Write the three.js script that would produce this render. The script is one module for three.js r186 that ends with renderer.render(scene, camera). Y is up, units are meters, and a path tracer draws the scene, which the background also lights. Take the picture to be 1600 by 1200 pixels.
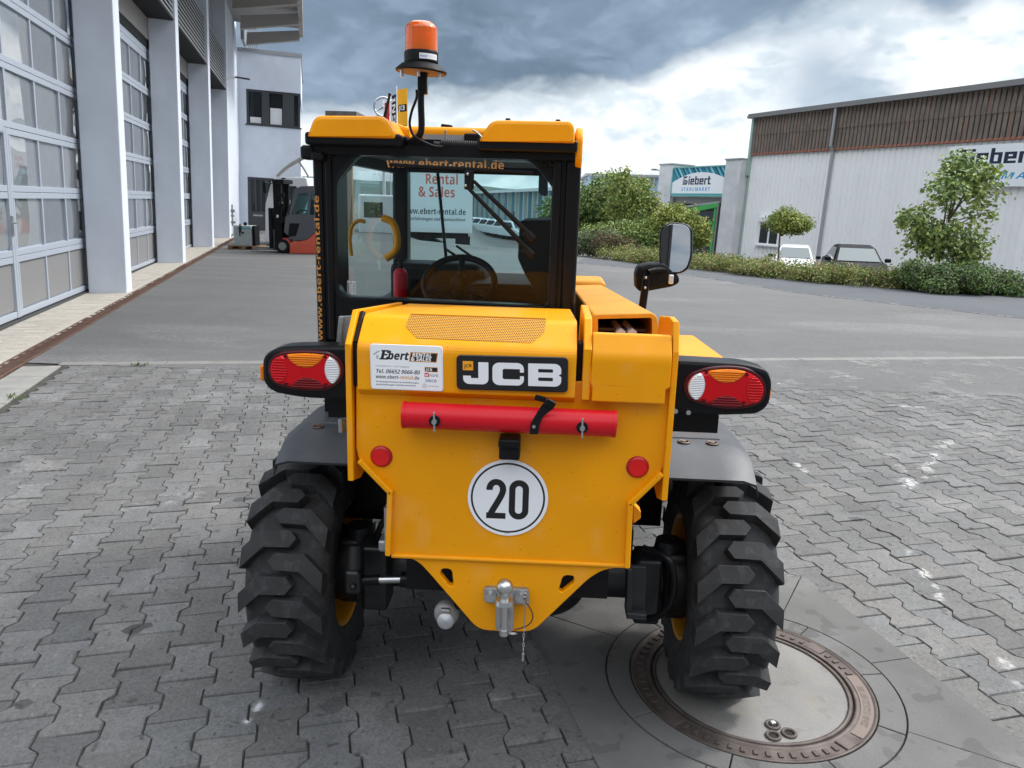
import * as THREE from 'three';
import { mergeGeometries, mergeVertices, toCreasedNormals } from 'three/addons/utils/BufferGeometryUtils.js';
import { RoundedBoxGeometry } from 'three/addons/geometries/RoundedBoxGeometry.js';

// ---------------------------------------------------------------- camera, sky, sun, exposure
const scene = new THREE.Scene();
const camera = new THREE.PerspectiveCamera(52.74, 4 / 3, 0.05, 3000);
{
  const m = new THREE.Matrix4().makeBasis(
    new THREE.Vector3(0.99837, 0.028474, -0.049454),
    new THREE.Vector3(-0.038981, 0.973205, -0.22661),
    new THREE.Vector3(0.041676, 0.228169, 0.972729));
  camera.quaternion.setFromRotationMatrix(m);
  camera.position.set(0, 1.7, 0);
}
const renderer = new THREE.WebGLRenderer({ antialias: true });
renderer.toneMapping = THREE.LinearToneMapping;
renderer.toneMappingExposure = 2.05;
renderer.shadowMap.enabled = true;

// noise
const hash = (x, y, z) => { let h = (x * 374761393 + y * 668265263 + z * 1274126177) | 0; h = Math.imul(h ^ (h >>> 13), 1274126177); return ((h ^ (h >>> 16)) >>> 0) / 4294967295; };
const sm = (t) => t * t * (3 - 2 * t), lerp = (a, b, t) => a + (b - a) * t, clamp = (x, a = 0, b = 1) => Math.min(b, Math.max(a, x));
const step = (a, b, x) => sm(clamp((x - a) / (b - a)));
function vnoise(x, y, z = 0) {
  const i = Math.floor(x), j = Math.floor(y), k = Math.floor(z), u = sm(x - i), v = sm(y - j), w = sm(z - k);
  const c = (a, b, d) => hash(i + a, j + b, k + d);
  return lerp(lerp(lerp(c(0, 0, 0), c(1, 0, 0), u), lerp(c(0, 1, 0), c(1, 1, 0), u), v), lerp(lerp(c(0, 0, 1), c(1, 0, 1), u), lerp(c(0, 1, 1), c(1, 1, 1), u), v), w);
}
function fbm(x, y, z, o = 5) { let s = 0, a = 0.5, n = 0; for (let i = 0; i < o; i++) { s += a * vnoise(x, y, z); n += a; a *= 0.5; x = x * 2.03 + 7.1; y = y * 2.03 + 3.3; z = z * 2.03 + 1.7; } return s / n; }
let seed = 12345;
const rnd = () => { seed = (Math.imul(seed, 1664525) + 1013904223) >>> 0; return seed / 4294967296; };
const rr = (a, b) => a + (b - a) * rnd();

// cloudy sky: slate cloud bank ahead, white cumulus low on the right, brighter broken cloud overhead and behind
const SUN = new THREE.Vector3(0.74, 0.86, -0.34).normalize();
{
  const W = 4096, H = 2048, d = new Float32Array(W * H * 4);
  const mix = (a, b, t) => [lerp(a[0], b[0], t), lerp(a[1], b[1], t), lerp(a[2], b[2], t)];
  const DARK = [0.118, 0.168, 0.232], MID = [0.25, 0.335, 0.44], PALE = [0.52, 0.60, 0.66], WHITE = [0.86, 0.90, 0.93], BLUE = [0.30, 0.44, 0.62];
  for (let y = 0; y < H; y++) {
    const el = ((y + 0.5) / H - 0.5) * Math.PI, ce = Math.cos(el), se = Math.sin(el);
    if (el < -0.02) { for (let x = 0; x < W; x++) { const o = (y * W + x) * 4; d[o] = 0.2; d[o + 1] = 0.21; d[o + 2] = 0.22; d[o + 3] = 1; } continue; }
    const E = el * 180 / Math.PI, S = E < 34 ? 1 : 4;               // high sky in coarser steps
    if (S > 1 && y % 4) { d.copyWithin(y * W * 4, (y - 1) * W * 4, y * W * 4); continue; }
    for (let x = 0; x < W; x += S) {
      const ph = ((x + 0.5) / W - 0.5) * 2 * Math.PI, dx = ce * Math.cos(ph), dz = ce * Math.sin(ph);
      const az = Math.atan2(dx, -dz) * 180 / Math.PI, front = Math.abs(az - 8) < 62 && E < 34, q = 1 / (se + 0.22);
      const n1 = fbm(dx * q * 1.3 + 5, dz * q * 1.3, 0.3, front ? 3 : 5);
      let c = [0, 0, 0];
      // everywhere: broken cloud, brighter overhead, as under a shower front that has just passed
      const cov = step(0.28, 0.48, n1), body = step(0.42, 0.7, n1), up = step(9, 42, E);
      let o = mix(BLUE, lerp(0.62, 1.0, up) > 0.8 ? [1.40, 1.41, 1.43] : [0.8, 0.85, 0.9], cov); o = mix(o, [0.36, 0.40, 0.45], body * 0.9 * (1 - 0.55 * up));
      const g = Math.pow(Math.max(0, dx * SUN.x + se * SUN.y + dz * SUN.z), 5), b = lerp(0.62, 0.92, up);
      const lo = lerp(0.40, 1, step(16, 44, E)); o = o.map((v) => v * lo); o = [o[0] * (b + 1.0 * g), o[1] * (b + 0.97 * g), o[2] * (b + 0.92 * g)];
      if (front) {
        const n2 = fbm(az * 0.13 + 11, E * 0.26, 2.5, 5), n3 = fbm(az * 0.27 + n2 * 2.0, E * 0.62 + n2 * 3.0, 7.5, 6), n4 = fbm(az * 0.9, E * 1.9 + n3 * 3, 4.5, 4);
        const w = (n2 - 0.5) * 6 + (n3 - 0.5) * 5 + (n4 - 0.5) * 1.6;
        const edge = az < -2 ? lerp(5.0, 6.4, step(-16, -8, az)) : lerp(6.4, 11.0, step(-2, 14, az)) + 1.6 * step(14, 20, az) * (1 - step(20, 26, az));
        const e = E - edge + w * 0.62;
        let dark = step(-0.9, 1.5, e);
        const gap = Math.exp(-Math.pow((az - 26.2 - (E - 10) * 0.5 + w * 0.5) / 2.3, 2)) * step(5.5, 8.5, E + w * 0.4) * (1 - step(11.5, 14, E + w * 0.4));
        const tail = Math.exp(-Math.pow((az - 18.0 + w * 0.5) / 3.4, 2) - Math.pow((E - 8.5 + w * 0.3) / 3.6, 2));
        let low = mix([0.58, 0.66, 0.72], WHITE, clamp(step(0.38, 0.58, n3) * 0.85 + 0.35 * step(0.5, 0.75, n4)));
        low = mix(low, [0.36, 0.44, 0.52], 0.55 * step(0.46, 0.30, n2) + 0.15 * step(0.5, 0.3, n4));
        low = mix(low, WHITE, 0.75 * step(-2.6, -1.0, e) * step(0.4, 0.62, n3 * 0.6 + n4 * 0.4));
        low = mix(low, MID, 0.8 * tail);
        let dk = mix(DARK, MID, clamp(step(0.36, 0.72, n3) * 0.5 + step(0.44, 0.7, n2) * 0.3 + 0.32 * step(5, 16, az) + 0.25 * step(-9, -15, az) + 0.25 * (n4 - 0.5)));
        dk = mix(dk, [0.27, 0.37, 0.52], 0.6 * step(24, 30, az));
        dk = mix(dk, PALE, 0.4 * step(0.58, 0.8, n3) * step(4, 14, az));
        let f = mix(low, dk, dark);
        f = mix(f, WHITE, 0.85 * gap * step(0.34, 0.6, n3)); f = f.map((v) => v * (0.74 - 0.10 * v));
        const k = Math.max(step(16, 32, E + (n1 - 0.5) * 10), step(38, 60, Math.abs(az - 8) + (n1 - 0.5) * 14), step(-19, -27, az + (n1 - 0.5) * 6) * step(4, 14, E));
        o = mix(f, o, k);
      }
      for (let i = 0; i < S; i++) { const p = (y * W + x + i) * 4; d[p] = o[0]; d[p + 1] = o[1]; d[p + 2] = o[2]; d[p + 3] = 1; }
    }
  }
  const t = new THREE.DataTexture(d, W, H, THREE.RGBAFormat, THREE.FloatType);
  t.mapping = THREE.EquirectangularReflectionMapping; t.magFilter = THREE.LinearFilter; t.needsUpdate = true;
  scene.background = t; scene.environment = t;
}
const sun = new THREE.DirectionalLight(new THREE.Color(1, 0.965, 0.91), 1.2);
sun.position.copy(SUN).multiplyScalar(60); sun.castShadow = true; sun.shadow.radius = 20;
Object.assign(sun.shadow.camera, { left: -40, right: 40, top: 40, bottom: -40, near: 1, far: 160 }); sun.shadow.mapSize.set(4096, 4096);
scene.add(sun, sun.target);

// ---------------------------------------------------------------- helpers
const V = (x, y, z) => new THREE.Vector3(x, y, z);
const used = new Map();
const numbered = (n) => { const k = used.get(n) || 0; used.set(n, k + 1); return k ? n + '_' + String(k).padStart(3, '0') : n; };
function tag(o, label, category, group, kind) { o.userData.label = label; if (category) o.userData.category = category; if (group) o.userData.group = group; if (kind) o.userData.kind = kind; return o; }
function shade(o) { o.traverse((c) => { if (c.isMesh) { c.castShadow = true; c.receiveShadow = true; } }); return o; }
function base(name, pos = [0, 0, 0], turn = 0, parent = scene) { const g = new THREE.Group(); g.name = numbered(name); g.position.set(...pos); g.rotation.y = turn; parent.add(g); return g; }
function mesh(name, geo, mat, parent = scene) { const m = new THREE.Mesh(geo, mat); m.name = numbered(name); m.castShadow = m.receiveShadow = true; parent.add(m); return m; }
function clean(g) { g = g.index ? g.toNonIndexed() : g; for (const k of Object.keys(g.attributes)) if (!['position', 'normal', 'uv'].includes(k)) g.deleteAttribute(k); if (!g.attributes.uv) g.setAttribute('uv', new THREE.BufferAttribute(new Float32Array(g.attributes.position.count * 2), 2)); g.morphAttributes = {}; return g; }
const merge = (list) => { const g = mergeGeometries(list.map(clean)); g.clearGroups(); return g; };
function xf(g, x = 0, y = 0, z = 0, rx = 0, ry = 0, rz = 0) { return g.applyMatrix4(new THREE.Matrix4().compose(V(x, y, z), new THREE.Quaternion().setFromEuler(new THREE.Euler(rx, ry, rz)), V(1, 1, 1))); }
function metre(g) { // uv in metres from position, by dominant axis of each face
  g = g.index ? g.toNonIndexed() : g; const p = g.attributes.position, u = new Float32Array(p.count * 2), a = V(), b = V(), c = V();
  for (let i = 0; i < p.count; i += 3) {
    a.fromBufferAttribute(p, i); b.fromBufferAttribute(p, i + 1); c.fromBufferAttribute(p, i + 2);
    const n = b.clone().sub(a).cross(c.clone().sub(a)), X = Math.abs(n.x), Y = Math.abs(n.y), Z = Math.abs(n.z);
    [a, b, c].forEach((q, k) => { const o = (i + k) * 2; if (X >= Y && X >= Z) { u[o] = q.z; u[o + 1] = q.y; } else if (Y >= Z) { u[o] = q.x; u[o + 1] = q.z; } else { u[o] = q.x; u[o + 1] = q.y; } });
  }
  g.setAttribute('uv', new THREE.BufferAttribute(u, 2)); return g;
}
const box = (w, h, d, x = 0, y = 0, z = 0, rx = 0, ry = 0, rz = 0) => xf(new THREE.BoxGeometry(w, h, d), x, y, z, rx, ry, rz);
const rbox = (w, h, d, r, x = 0, y = 0, z = 0, rx = 0, ry = 0, rz = 0) => xf(new RoundedBoxGeometry(w, h, d, 2, Math.min(r, w / 2.01, h / 2.01, d / 2.01)), x, y, z, rx, ry, rz);
const bb = (x0, x1, y0, y1, z0, z1) => box(Math.abs(x1 - x0), Math.abs(y1 - y0), Math.abs(z1 - z0), (x0 + x1) / 2, (y0 + y1) / 2, (z0 + z1) / 2);
const rb = (x0, x1, y0, y1, z0, z1, r = 0.01) => rbox(Math.abs(x1 - x0), Math.abs(y1 - y0), Math.abs(z1 - z0), r, (x0 + x1) / 2, (y0 + y1) / 2, (z0 + z1) / 2);
function cyl(a, b, r, r2 = r, seg = 18, open = false) { const A = V(...a), B = V(...b), d = B.clone().sub(A), g = new THREE.CylinderGeometry(r2, r, d.length(), seg, 1, open); g.applyQuaternion(new THREE.Quaternion().setFromUnitVectors(V(0, 1, 0), d.normalize())); return g.translate((a[0] + b[0]) / 2, (a[1] + b[1]) / 2, (a[2] + b[2]) / 2); }
const tube = (pts, r, seg = 40, rs = 8) => new THREE.TubeGeometry(new THREE.CatmullRomCurve3(pts.map((p) => V(...p)), false, 'centripetal'), seg, r, rs);
const ball = (x, y, z, r, s = 16) => new THREE.SphereGeometry(r, s, s * 0.75 | 0).translate(x, y, z);
function shapeOf(pts, holes = []) { const s = new THREE.Shape(pts.map((p) => new THREE.Vector2(p[0], p[1]))); for (const h of holes) s.holes.push(new THREE.Path(h.map((p) => new THREE.Vector2(p[0], p[1])))); return s; }
function rounded(pts, r) { // polygon with rounded corners as points
  const out = [], n = pts.length;
  for (let i = 0; i < n; i++) {
    const p = pts[i], a = pts[(i + n - 1) % n], b = pts[(i + 1) % n], R = Array.isArray(r) ? r[i] : r;
    const da = Math.hypot(a[0] - p[0], a[1] - p[1]), db = Math.hypot(b[0] - p[0], b[1] - p[1]), k = Math.min(R, da * 0.48, db * 0.48);
    if (k < 1e-4) { out.push(p); continue; }
    const s = [p[0] + (a[0] - p[0]) * k / da, p[1] + (a[1] - p[1]) * k / da], e = [p[0] + (b[0] - p[0]) * k / db, p[1] + (b[1] - p[1]) * k / db];
    for (let t = 0; t <= 5; t++) { const f = t / 5; out.push([(1 - f) * (1 - f) * s[0] + 2 * f * (1 - f) * p[0] + f * f * e[0], (1 - f) * (1 - f) * s[1] + 2 * f * (1 - f) * p[1] + f * f * e[1]]); }
  }
  return out;
}
// plate facing +z, front face at z, thickness t going back
function plate(pts, z, t, bev = 0.003, holes = []) { const g = new THREE.ExtrudeGeometry(shapeOf(pts, holes), { depth: Math.max(1e-4, t - 2 * bev), bevelEnabled: bev > 0, bevelSize: bev, bevelThickness: bev, bevelOffset: -bev, bevelSegments: 2, curveSegments: 16 }); return g.translate(0, 0, z - t + bev); }
// profile given as [z, y] extruded along x from x0 to x1
function sweepX(pts, x0, x1, bev = 0.003) { const g = plate(pts.map(([z, y]) => [-z, y]), 0, Math.abs(x1 - x0), bev); g.rotateY(Math.PI / 2); return g.translate(Math.max(x0, x1), 0, 0); }
// profile given as [x, z] extruded upward from y0 to y1
function slab(pts, y0, y1, bev = 0) { const g = plate(pts.map(([x, z]) => [x, -z]), 0, y1 - y0, bev); g.rotateX(-Math.PI / 2); return g.translate(0, y1, 0); }
const ell = (cx, cy, rx, ry, a0 = 0, a1 = Math.PI * 2, n = 28) => Array.from({ length: n }, (_, i) => { const a = a0 + (a1 - a0) * i / (Math.abs(a1 - a0) > 6.2 ? n : n - 1); return [cx + rx * Math.cos(a), cy + ry * Math.sin(a)]; });
function lathe(pts, seg = 40) { return new THREE.LatheGeometry(pts.map((p) => new THREE.Vector2(p[0], p[1])), seg); }
function frustum(b, t, y0, y1) { // b and t are [x0, x1, z0, z1]
  const c = (r, y) => [[r[0], y, r[3]], [r[1], y, r[3]], [r[1], y, r[2]], [r[0], y, r[2]]], B = c(b, y0), T = c(t, y1), pos = [];
  const quad = (p, q, r, s) => pos.push(...p, ...q, ...r, ...p, ...r, ...s);
  for (let i = 0; i < 4; i++) quad(B[i], B[(i + 1) % 4], T[(i + 1) % 4], T[i]);
  quad(T[0], T[1], T[2], T[3]); quad(B[3], B[2], B[1], B[0]);
  const g = new THREE.BufferGeometry(); g.setAttribute('position', new THREE.Float32BufferAttribute(pos, 3)); g.computeVertexNormals(); return metre(g);
}
function quadGeo(a, b, c, d) { const g = new THREE.BufferGeometry(); g.setAttribute('position', new THREE.Float32BufferAttribute([...a, ...b, ...c, ...a, ...c, ...d], 3)); g.setAttribute('uv', new THREE.Float32BufferAttribute([0, 0, 1, 0, 1, 1, 0, 0, 1, 1, 0, 1], 2)); g.computeVertexNormals(); return g; }
function canvasTex(w, h, draw, srgb = true) { const c = document.createElement('canvas'); c.width = w; c.height = h; const x = c.getContext('2d'); draw(x, w, h); const t = new THREE.CanvasTexture(c); if (srgb) t.colorSpace = THREE.SRGBColorSpace; t.anisotropy = 8; return t; }
function dataTex(n, fn, repeat = 1, srgb = true, m = n) { const a = new Uint8Array(n * m * 4); for (let y = 0; y < m; y++) for (let x = 0; x < n; x++) { const c = fn(x, y), o = (y * n + x) * 4; a[o] = c[0]; a[o + 1] = c[1]; a[o + 2] = c[2]; a[o + 3] = 255; } const t = new THREE.DataTexture(a, n, m); t.wrapS = t.wrapT = THREE.RepeatWrapping; t.magFilter = THREE.LinearFilter; t.minFilter = THREE.LinearMipmapLinearFilter; t.generateMipmaps = true; if (srgb) t.colorSpace = THREE.SRGBColorSpace; t.repeat.set(repeat, repeat); t.needsUpdate = true; return t; }
function tnoise(x, y, p, s) { const i = Math.floor(x), j = Math.floor(y), u = sm(x - i), v = sm(y - j), w = (a) => ((a % p) + p) % p; return lerp(lerp(hash(w(i), w(j), s), hash(w(i + 1), w(j), s), u), lerp(hash(w(i), w(j + 1), s), hash(w(i + 1), w(j + 1), s), u), v); }
const tfbm = (x, y, p, s, o = 4) => { let t = 0, a = 0.5, n = 0; for (let i = 0; i < o; i++) { t += a * tnoise(x, y, p, s + i); n += a; a *= 0.5; x *= 2; y *= 2; p *= 2; } return t / n; };
const lin2s = (l) => Math.round(255 * (l <= 0.0031308 ? 12.92 * l : 1.055 * Math.pow(l, 1 / 2.4) - 0.055));
const grainTex = dataTex(256, (x, y) => { const v = 110 + 145 * (0.5 * hash(x, y, 3) + 0.5 * tfbm(x / 8, y / 8, 32, 5)) - 40; return [v, v, v]; }, 1, false);
const grain = (rep) => { const t = grainTex.clone(); t.repeat.set(rep, rep); t.needsUpdate = true; return t; };
const mottle = (rgb, amt, rep = 1, s = 1, n = 256) => dataTex(n, (x, y) => { const f = 1 + amt * (tfbm(x / n * 6, y / n * 6, 6, s, 6) - 0.5) * 2 + amt * 0.35 * (hash(x, y, s) - 0.5); return rgb.map((c) => lin2s(clamp(c * f))); }, rep);
const L = (r, g, b) => new THREE.Color().setRGB(r, g, b);
const std = (c, rough = 0.6, metal = 0, more = {}) => new THREE.MeshStandardMaterial({ color: L(...c), roughness: rough, metalness: metal, ...more });
const phy = (c, rough, more = {}) => new THREE.MeshPhysicalMaterial({ color: L(...c), roughness: rough, ...more });

// ---------------------------------------------------------------- materials
const yTex = dataTex(1024, (x, y) => { const f = 1 + 0.10 * (tfbm(x / 170, y / 170, 6, 21, 6) - 0.5) * 2, d = hash((x / 3) | 0, (y / 2) | 0, 25) > 0.99935 ? 0.35 : 1, du = 0.05 * step(0.58, 0.8, tfbm(x / 85, y / 85, 12, 27, 5)) * hash(x, y, 4); return [lin2s(clamp(0.84 * f * d)), lin2s(clamp((0.335 * f + du * 0.5) * d)), lin2s(clamp(du))]; }, 1.1);
const M = {
  yellow: new THREE.MeshPhysicalMaterial({ map: yTex, roughness: 0.45, clearcoat: 0.18, clearcoatRoughness: 0.2, specularIntensity: 0.35, bumpMap: grain(5), bumpScale: 0.0002 }),
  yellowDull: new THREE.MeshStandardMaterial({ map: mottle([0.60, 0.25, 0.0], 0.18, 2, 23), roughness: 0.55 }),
  black: phy([0.006, 0.0065, 0.008], 0.28, { specularIntensity: 0.4 }),
  blackMatt: phy([0.009, 0.0095, 0.011], 0.5, { specularIntensity: 0.3 }),
  oily: new THREE.MeshStandardMaterial({ map: mottle([0.011, 0.012, 0.014], 0.5, 3, 31), roughness: 0.42 }),
  rubber: new THREE.MeshStandardMaterial({ roughness: 0.82, bumpMap: grain(6), bumpScale: 0.0008 }),
  fender: new THREE.MeshStandardMaterial({ map: mottle([0.056, 0.062, 0.072], 0.25, 2.5, 33), roughness: 0.5, bumpMap: grain(6), bumpScale: 0.0006 }),
  steel: std([0.55, 0.56, 0.57], 0.3, 1), galv: new THREE.MeshStandardMaterial({ map: mottle([0.42, 0.44, 0.46], 0.25, 5, 35), roughness: 0.45, metalness: 0.85 }),
  castGrey: std([0.25, 0.25, 0.25], 0.5, 0.5), red: phy([0.58, 0.006, 0.016], 0.36, { specularIntensity: 0.6 }),
  white: std([0.78, 0.79, 0.8], 0.5), truckWhite: phy([0.72, 0.74, 0.76], 0.35, { clearcoat: 0.5 }),
  glass: phy([0.78, 0.87, 0.88], 0.0, { transmission: 1, thickness: 0, ior: 1.3 }),
  glassTeal: phy([0.70, 0.88, 0.89], 0.0, { transmission: 1, thickness: 0, ior: 1.35 }),
  glassDark: phy([0.02, 0.024, 0.028], 0.03), mirror: std([0.92, 0.93, 0.94], 0.01, 1),
  render: new THREE.MeshStandardMaterial({ map: mottle([0.71, 0.765, 0.86], 0.075, 0.5, 41, 512), roughness: 0.9, bumpMap: grain(3), bumpScale: 0.001 }),
  doorAlu: std([0.47, 0.52, 0.60], 0.42, 0.25), doorPanel: new THREE.MeshStandardMaterial({ color: L(0.235, 0.235, 0.24), roughness: 0.5, bumpMap: grain(4), bumpScale: 0.0005 }),
  gasket: std([0.012, 0.012, 0.013], 0.8), louvre: std([0.36, 0.37, 0.39], 0.5, 0.2), dark: std([0.05, 0.052, 0.056], 0.5), anth: std([0.06, 0.063, 0.07], 0.45),
  concrete: new THREE.MeshStandardMaterial({ map: mottle([0.36, 0.35, 0.33], 0.18, 1.2, 43, 512), roughness: 0.92, bumpMap: grain(5), bumpScale: 0.0015 }),
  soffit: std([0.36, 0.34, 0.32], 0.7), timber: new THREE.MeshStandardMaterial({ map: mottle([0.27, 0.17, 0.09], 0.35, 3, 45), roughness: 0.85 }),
  rust: new THREE.MeshStandardMaterial({ map: mottle([0.115, 0.062, 0.044], 0.5, 2.5, 47), roughness: 0.85, bumpMap: grain(8), bumpScale: 0.002 }),
  bark: new THREE.MeshStandardMaterial({ map: mottle([0.10, 0.085, 0.065], 0.4, 4, 49), roughness: 0.95 }),
  orange: phy([0.85, 0.16, 0.004], 0.12, { transmission: 0.35, thickness: 0, clearcoat: 0.6 }), amber: phy([0.78, 0.20, 0.0], 0.22, { clearcoat: 0.25, specularIntensity: 0.5 }),
  lensRed: phy([0.56, 0.0, 0.006], 0.22, { clearcoat: 0.25, specularIntensity: 0.5 }), lensDark: phy([0.17, 0.0, 0.004], 0.25, { clearcoat: 0.25, specularIntensity: 0.5 }), lensRim: phy([0.055, 0.002, 0.006], 0.25, { clearcoat: 0.3, specularIntensity: 0.5 }),
  lensClear: phy([0.72, 0.74, 0.77], 0.2, { clearcoat: 0.9, metalness: 0.4 }),
};

// ---------------------------------------------------------------- ground
const PO = [-7.214, -12.969], PYAW = 0.30015;                     // yard frame: x across towards the yard, z back along the service hall
const toYard = (x, z) => { const dx = x - PO[0], dz = z - PO[1], c = Math.cos(PYAW), s = Math.sin(PYAW); return [c * dx - s * dz, s * dx + c * dz]; };
const fromYard = (u, v) => { const c = Math.cos(PYAW), s = Math.sin(PYAW); return [PO[0] + c * u + s * v, PO[1] - s * u + c * v]; };
const beyond = (x, z) => 0.707 * x - 0.707 * (z + 29) + 0.9;        // metres past the hedge front
const groundY = (x, z) => -1.2 * step(0.5, 9, beyond(x, z)) * step(-9, -5, x);
{
  const g = new THREE.PlaneGeometry(1, 1, 180, 180), p = g.attributes.position;
  for (let i = 0; i < p.count; i++) { const f = (t) => Math.sign(t) * (Math.abs(t) * 60 + Math.pow(Math.abs(t) * 2, 6) * 1300); const x = f(p.getX(i)) + 2, z = -f(p.getY(i)) - 18; p.setXYZ(i, x, groundY(x, z) - 0.07, z); }
  g.computeVertexNormals(); const u = g.attributes.uv; for (let i = 0; i < p.count; i++) u.setXY(i, p.getX(i), p.getZ(i));
  tag(mesh('ground', g, new THREE.MeshStandardMaterial({ map: mottle([0.10, 0.101, 0.102], 0.2, 0.13, 51, 512), roughness: 0.95 })), 'open ground of the industrial estate', null, null, 'structure');
}
// asphalt yard
const inPaving = (u, v) => v > 5.94 + 0.081 * u && u > 0.28;
{
  const N = 1536, S = 36, tex = dataTex(N, (x, y) => {
    const X = x / N * S, Y = y / N * S;                             // streaks run across the yard, as rollers and tyres left them
    const big = tfbm(X / 3, Y / 3, 12, 61, 4), streak = tfbm(X / 4.5, Y * 1.0, 8, 63, 1) * 0.0 + tnoise(X / 4.5, Y * 2 / 1, 72, 67) * 0.5 + tfbm(X / 2.25, Y / 0.5, 16, 65, 3) * 0.5, sp = hash(x, y, 9), fine = tfbm(X / 0.25, Y / 0.25, 144, 69, 2);
    const arc1 = Math.abs(Math.hypot(X - 4, Y - 30) - 17 - 0.5 * tfbm(X / 3, Y / 3, 12, 201, 2)), arc2 = Math.abs(Math.hypot(X - 30, Y - 6) - 13 - 0.6 * tfbm(X / 3, Y / 3, 12, 203, 2)), arc3 = Math.abs(Math.hypot(X - 12, Y + 8) - 22); const trk = Math.max(step(0.35, 0, arc1), step(0.25, 0, Math.abs(arc2 - 0.9)), step(0.3, 0, arc2) * 0.7, step(0.4, 0, arc3) * 0.6);
    let l = (0.104 + 0.022 * trk * tfbm(X / 0.75, Y / 0.75, 48, 205, 3)) * (0.70 + 0.30 * big + 0.24 * streak + 0.20 * (sp - 0.5) + 0.14 * fine);
    const pale = step(0.60, 0.74, tfbm(X / 2.25 + 3, Y / 0.75, 16, 71, 4)); l += 0.045 * pale * sp;
    if (hash(x, y, 77) > 0.9994) l *= 0.45;
    return [lin2s(l * 0.995), lin2s(l), lin2s(l * 1.01)];
  }, 1 / S);
  const m = new THREE.MeshStandardMaterial({ map: tex, roughness: 0.82, bumpMap: grain(3), bumpScale: 0.0025 });
  // polygon in yard frame: beyond the kerb and right of the drain
  const K = (u) => 5.94 + 0.081 * u, pts = [[0.28, K(0.28)], [26, K(26)]].map(([u, v]) => fromYard(u, v));
  const g = slab([...pts, [24, -8], ...[[10.699,-17.976],[8.525,-18.223],[6.212,-19.858],[4.144,-22.788],[2.76,-23.907],[1.189,-25.731]], [-1.5, -27.5], [-5, -30], fromYard(1, -27), fromYard(0.28, -24)], -0.3, 0);
  for (const a of [g.attributes.uv]) for (let i = 0; i < a.count; i++) a.setXY(i, g.attributes.position.getX(i), g.attributes.position.getZ(i));
  tag(mesh('asphalt_yard', g, m), 'light grey worn asphalt yard', null, null, 'structure');
  // darker carriageway in front of the hedge, its worn pale seam
  const rd = new THREE.MeshStandardMaterial({ map: mottle([0.078, 0.084, 0.096], 0.13, 0.25, 81, 512), roughness: 0.9, bumpMap: grain(3), bumpScale: 0.003 });
  const edge = [[0.8,-23.316],[2.539,-21.92],[3.891,-19.72],[5.238,-16.826],[6.861,-15.032],[8.214,-13.681]], back = [[10.656,-17.901],[8.489,-18.145],[6.184,-19.765],[4.123,-22.666],[2.745,-23.773],[1.112,-25.391]];
  const road = slab([...edge, [13.5, -12.4], [15, -17.2], ...back], 0.001, 0.004);
  for (let i = 0; i < road.attributes.uv.count; i++) road.attributes.uv.setXY(i, road.attributes.position.getX(i), road.attributes.position.getZ(i));
  tag(mesh('road', road, rd), 'darker strip of road in front of the hedge', null, null, 'structure');
  const seam = []; const E2 = [...edge, [13.5, -12.4]];
  for (let i = 1; i < E2.length; i++) for (let k = 0; k < 14; k++) { if (rnd() < 0.42) continue; const f = (t) => [lerp(E2[i - 1][0], E2[i][0], t), lerp(E2[i - 1][1], E2[i][1], t)]; const [x0, z0] = f(k / 14), [x1, z1] = f((k + rr(0.4, 1)) / 14), w = rr(0.02, 0.05), n = Math.hypot(x1 - x0, z1 - z0), nx = -(z1 - z0) / n * w, nz = (x1 - x0) / n * w; seam.push(slab([[x0 + nx, z0 + nz], [x1 + nx, z1 + nz], [x1, z1], [x0, z0]], 0.005, 0.008)); }
  tag(mesh('road_line', merge(seam), std([0.33, 0.33, 0.32], 0.9)), 'worn pale line along the edge of the road', null, null, 'structure');
}
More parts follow.
